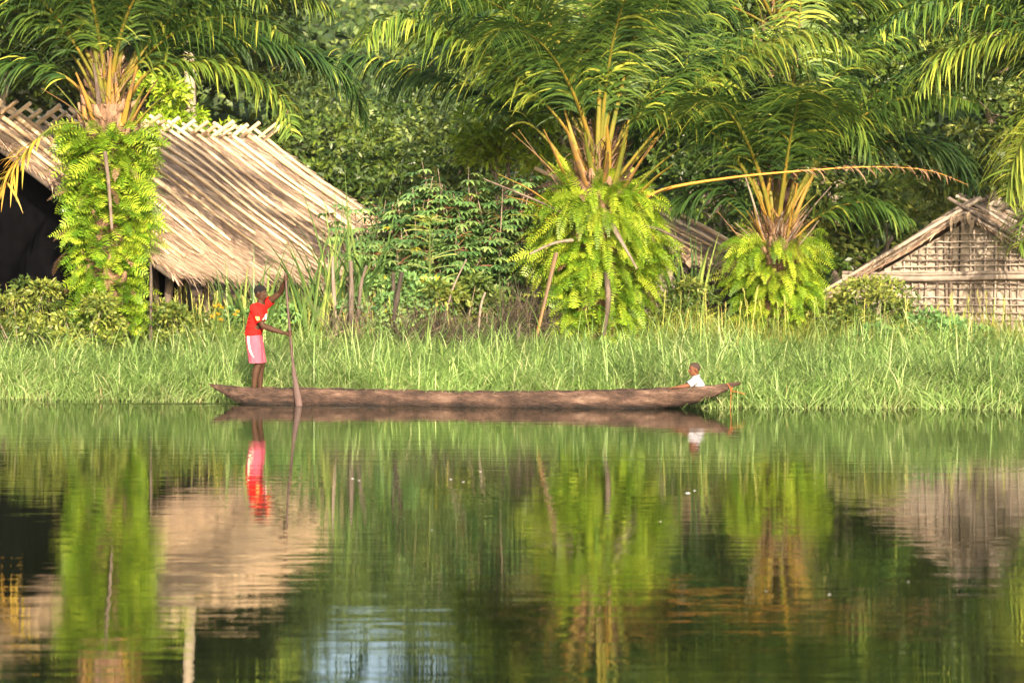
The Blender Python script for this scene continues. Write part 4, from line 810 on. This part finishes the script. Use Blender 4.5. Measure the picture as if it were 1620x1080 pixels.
grip(mb, nha+np.array([.004, 0, 0]), pt[3]-pt[1], np.array([1., -.1, -.05]), .018); grip(mb, fha, pt[1]-pt[0], np.array([.5, -.3, .8]), .018)
ank = [(M(402.5, 612, -.09), 1), (M(411, 612, .1), -1)]
for (hx, kx, ak) in ((M(402, 532, -.085), M(410.5, 573, -.1), M(402.5, 614, -.1)), (M(403, 532, .085), M(413, 574, .1), M(410.5, 614, .11))):
    chain(mb, [hx, (hx+kx)/2, kx, kx*.62+ak*.38+[-.018, 0, 0], ak], [.1, .082, .058, .058, .036])
    fz = np.array([ak[0], ak[1], feetz+.02]); chain(mb, [ak, fz+[-.02, 0, .015]], [.036, .036])
    chain(mb, [fz+[-.045, 0, .006], fz+[.05, 0, .012], fz+[.13, 0, 0]], [.03, .034, .026])
    for k in range(5): cap(mb, fz+[.13, -.034+.016*k, -.004], fz+[.165-.008*abs(k-1), -.038+.018*k, -.008], .012, .009, 3)
skin_obj(mb, 'body', SK, man, .0055, 3)
face_bits(man, hc, hf, 1.02)
q = MB(); ell(q, hc+hf[2]*.028-hf[0]*.014, (.104, .083, .092), hf); skin_obj(q, 'hair', HAIR, man, .006, 1, [(hc+hf[2]*.03+hf[0]*.045, -(hf[2]*.72-hf[0]*.7))])
# red shirt
RED = cloth('red_cloth', (.42, .012, .01), (.68, .03, .022)); 
mb = MB()
chain(mb, [M(400.5, 529, -.07), M(403.5, 512, -.085), M(408, 493, -.085)], [.128, .118, .118]); chain(mb, [M(400.5, 529, .07), M(405, 512, .085), M(411, 491, .085)], [.128, .118, .118])
cap(mb, nsh+[0, .03, .0], fsh-[0, .03, 0], .082, .082); cap(mb, M(410.5, 492), M(411.5, 482), .09, .07)
ns_ = nsh+(nel-nsh)*.85; fs_ = fsh+(fel-fsh)*.45
cap(mb, nsh, ns_, .082, .083); cap(mb, fsh, fs_, .08, .078)
for k in range(7): a0 = M(393+U(0, 8), U(500, 526), -.195+U(0, .02)); cap(mb, a0, a0+[U(.06, .14), 0, U(-.05, .06)], .012, .01, 3)
nd = nrm(nel-nsh); fd = nrm(fel-fsh); shirt = skin_obj(mb, 'shirt', RED, man, .008, 3, [(M(402, 532.5), (.1, 0, -1)), (nsh+(nel-nsh)*.72, nd), (fsh+(fel-fsh)*.36, fd*[1, 1, 1]), (M(412, 480.2), (.25, 0, 1))][:1])
def cut_local(o, co, no, test):
    """trim a cloth mesh with a plane, only where test(vertex) holds"""
    bm = bmesh.new(); bm.from_mesh(o.data); off = Vector(o.parent.location)
    co = Vector(co)-off; no = Vector(no); g = [f_ for f_ in bm.faces if test(f_.calc_center_median()+off)]
    es = {e for f_ in g for e in f_.edges}; vs = {v_ for f_ in g for v_ in f_.verts}
    bmesh.ops.bisect_plane(bm, geom=list(vs)+list(es)+g, plane_co=co, plane_no=no)
    kill = [f_ for f_ in bm.faces if (f_.calc_center_median()-co).dot(no) > 1e-5 and test(f_.calc_center_median()+off)]
    bmesh.ops.delete(bm, geom=kill, context='FACES'); bm.to_mesh(o.data); bm.free()
near = lambda c, r: (lambda p_: (np.array(p_)-c)@(np.array(p_)-c) < r*r)
cut_local(shirt, nsh+(nel-nsh)*.78, nd, near(ns_, .13)); cut_local(shirt, fsh+(fel-fsh)*.42, fd, near(fs_+fd*.05, .13)); cut_local(shirt, M(411, 480.8), nrm(np.array([.3, 0, 1.])), near(M(411.5, 478), .085))
# marks on the shirt: pale leaf shape on the sleeve, white letters on the chest
YEL = solid_mat('yellow_print', [(.3, (.8, .5, .12)), (.7, (.85, .62, .2))], .8, 20, bump=0); WHT = solid_mat('white_print', [(.3, (.75, .7, .68)), (.7, (.82, .8, .78))], .8, 20, bump=0)
def strokes(o_par, name, m, segs, r, cam_off):
    q = MB()
    for (a, b) in segs:
        A_, B_ = a, b; t_ = np.linspace(0, 1, 5)[:, None]; P = np.array(A_)*(1-t_)+np.array(B_)*t_; tube(q, P, r, 6)
    o = q.build(name, m, o_par); bvh_src = o_par
    return o
def snap(x, y, o, lift=.003):
    from mathutils.bvhtree import BVHTree
    me = o.data; off = Vector(man.location); vs = [v_.co+off for v_ in me.vertices]; bt = snap.c.setdefault(o.name, BVHTree.FromPolygons(vs, [tuple(p_.vertices) for p_ in me.polygons]))
    p_ = Vector(M(x, y, -1.)); h_ = bt.ray_cast(p_, Vector((0, 1, 0))); return np.array(h_[0])-[0, lift, 0] if h_[0] is not None else np.array(M(x, y, -.2))
snap.c = {}
zx = lambda x, y: (320+x/4.5, 420+y/4.5)
def mark(name, m, polys, r, o=shirt):
    q = MB()
    for pl_ in polys:
        P = [snap(*zx(x, y), o) for x, y in pl_]; P = spline(P, max(4, len(P)*3)) if len(P) > 2 else np.array(P); tube(q, P, r, 5)
    return q.build(name, m, man)
mark('sleeve_print', YEL, [[(392, 362), (404, 372), (418, 364)], [(396, 372), (406, 385), (420, 378)], [(404, 362), (406, 388)]], .011)
mark('chest_lettering', WHT, [[(444, 382), (452, 350), (458, 380)], [(447, 372), (457, 371)], [(463, 378), (464, 340)], [(458, 362), (467, 358)]], .008)
# pink shorts
PINK = cloth('pink_cloth', (.42, .08, .12), (.58, .16, .2)); CREAM = solid_mat('cream_stripe', [(.3, (.75, .66, .42)), (.7, (.8, .74, .55))], .85, 10, bump=.2)
mb = MB()
for sgn, (hx, kx) in ((-1, (M(401.5, 533, -.08), M(406, 572, -.105))), (1, (M(402, 533, .08), M(409, 572, .105)))):
    chain(mb, [hx, (hx+kx)/2+[0, 0, 0], kx, kx+(kx-hx)*.15], [.125, .118, .112, .112])
cap(mb, M(400.5, 528, -.05), M(401, 528, .05), .12, .12)
sho = skin_obj(mb, 'shorts', PINK, man, .008, 3, [(M(407, 573.5), (.0, 0, -1)), (M(401, 525.5), (0, 0, 1))])
mark('stripe', CREAM, [[(330, 500), (334, 540), (342, 590), (358, 625), (376, 648)], [(338, 500), (341, 545), (350, 595), (364, 630)]], .009, sho)
# paddle
PW = solid_mat('paddle_wood', [(.3, (.04, .023, .021)), (.7, (.1, .058, .052))], .6, 6, (3, 3, .5), .3)
pad = empty('paddle', M(476, 640, -.42), 'long reddish wooden paddle held upright with its blade in the water', 'paddle')
q = MB(); P = spline(pt, 14); tube(q, P, np.linspace(.015, .02, 14), 10); q.build('shaft', PW, pad, smooth=True)
q = MB(); P = spline([pt[3], M(468.5, 590, -.39), M(472.5, 615, -.41), M(476.5, 639, -.43), M(479, 655, -.44)], 14); t = np.linspace(0, 1, 14)
tube(q, P, .02+.034*np.clip(t*1.7, 0, 1)**1.2-.02*np.clip(t-.92, 0, 1)*10*.5, 12, .5, .3); q.build('blade', PW, pad, smooth=True)
# seated child
DC = 43.12
def C3(x, y, dy=0.): p_ = px(x, y, DC); return p_+np.array([0, dy, 0])
kid = empty('person', C3(1104, 632), 'small child in a white shirt sitting low in the bow of the canoe', 'person')
SK2 = skin_mat('child_skin', (.12, .05, .027), (.21, .095, .055))
mb = MB(); kf = frame((-.93, -.3, -.08), (0, 0, 1)); kc = C3(1098.2, 583.8)
s_ = .86; head_prims(mb, kc, kf, s_)
cap(mb, C3(1101, 602), C3(1099.5, 591), .045, .038); chain(mb, [C3(1107, 618, -.03), C3(1105, 611, -.045), C3(1102, 602, -.055)], [.07, .07, .066]); chain(mb, [C3(1107, 618, .03), C3(1105, 611, .045), C3(1102, 602, .055)], [.07, .07, .066])
ks, ke, kw, kh = C3(1101, 600, -.09), C3(1087, 609, -.15), C3(1071, 611, -.2), C3(1063, 612, -.225)
chain(mb, [ks, ke, ke*.5+kw*.5, kw], [.045, .034, .031, .021]); ell(mb, (kw+kh)/2+[-.01, 0, 0], (.038, .026, .013))
for k in range(4):
    b = kh+np.array([-.012, -.02+.013*k, .004]); chain(mb, [b, b+[-.026, -.012, -.008], b+[-.036, -.02, -.034]], [.0085, .0075, .006])
chain(mb, [kw+[-.01, .02, .01], kh+[.0, .04, .0], kh+[-.025, .045, -.01]], [.01, .009, .007])
k2 = C3(1100, 600, .1); chain(mb, [k2, C3(1092, 614, .16), C3(1078, 619, .1), C3(1072, 620, .05)], [.043, .033, .025, .02]); ell(mb, C3(1070, 620.5, .04), (.03, .02, .014))
for k in range(4): cap(mb, C3(1069, 620.5, .025+.012*k), C3(1065.5, 621.5, .022+.013*k), .007, .006, 3)
for s2 in (-1, 1):
    chain(mb, [C3(1106, 622, .045*s2), C3(1088, 619, .06*s2), C3(1076, 625, .04*s2)], [.055, .045, .03]); cap(mb, C3(1076, 625, .04*s2), C3(1072, 626, .04*s2), .025, .02)
skin_obj(mb, 'body', SK2, kid, .0045, 3); face_bits(kid, kc, kf, s_)
q = MB(); ell(q, kc+kf[2]*.022-kf[0]*.012, np.array((.103, .082, .09))*s_, kf); skin_obj(q, 'hair', HAIR2, kid, .006, 1, [(kc+kf[2]*.014, -(kf[2]*.75-kf[0]*.66))])
WS = cloth('white_cloth', (.28, .28, .32), (.38, .38, .42))
mb = MB(); chain(mb, [C3(1108, 618, -.03), C3(1106.5, 610, -.045), C3(1102, 602, -.055)], [.082, .084, .074]); chain(mb, [C3(1108, 618, .03), C3(1106.5, 610, .045), C3(1102, 602, .055)], [.082, .084, .074])
cap(mb, C3(1102, 601), C3(1101, 596), .075, .055); cap(mb, ks, ks+(ke-ks)*1.0, .06, .056); cap(mb, k2, C3(1092, 613, .155), .058, .05)
ksh = skin_obj(mb, 'shirt', WS, kid, .007, 3)
cut_local(ksh, ks+(ke-ks)*.93, nrm(ke-ks), near(ke, .09)); cut_local(ksh, C3(1101, 594.3), (-.3, 0, 1), near(C3(1101, 590), .06))
q = MB(); cl_ = C3(1101, 595.0); a = np.linspace(0, 2*np.pi, 16); tube(q, np.stack([cl_[0]+.052*np.cos(a), cl_[1]+.056*np.sin(a), cl_[2]+.018*np.cos(a)+0*a], -1), .014, 8); q.build('collar', WS, kid, smooth=True)

# ------------------------------------------------------------------ the morning air
mb = MB(); box(mb, (0, 170, 40), (190, 240, 42.0)); hz = mb.build('haze', None) if False else None
m, n, new, lk = mat('haze'); v_ = new('ShaderNodeVolumePrincipled'); v_.inputs['Density'].default_value = .00009; v_.inputs['Color'].default_value = (.86, .93, 1, 1); v_.inputs['Anisotropy'].default_value = .2
o_ = new('ShaderNodeOutputMaterial'); lk(v_.outputs[0], o_.inputs['Volume'])
tag(mb.build('haze', m), 'thin blue morning haze in the air', 'haze', kind='stuff')
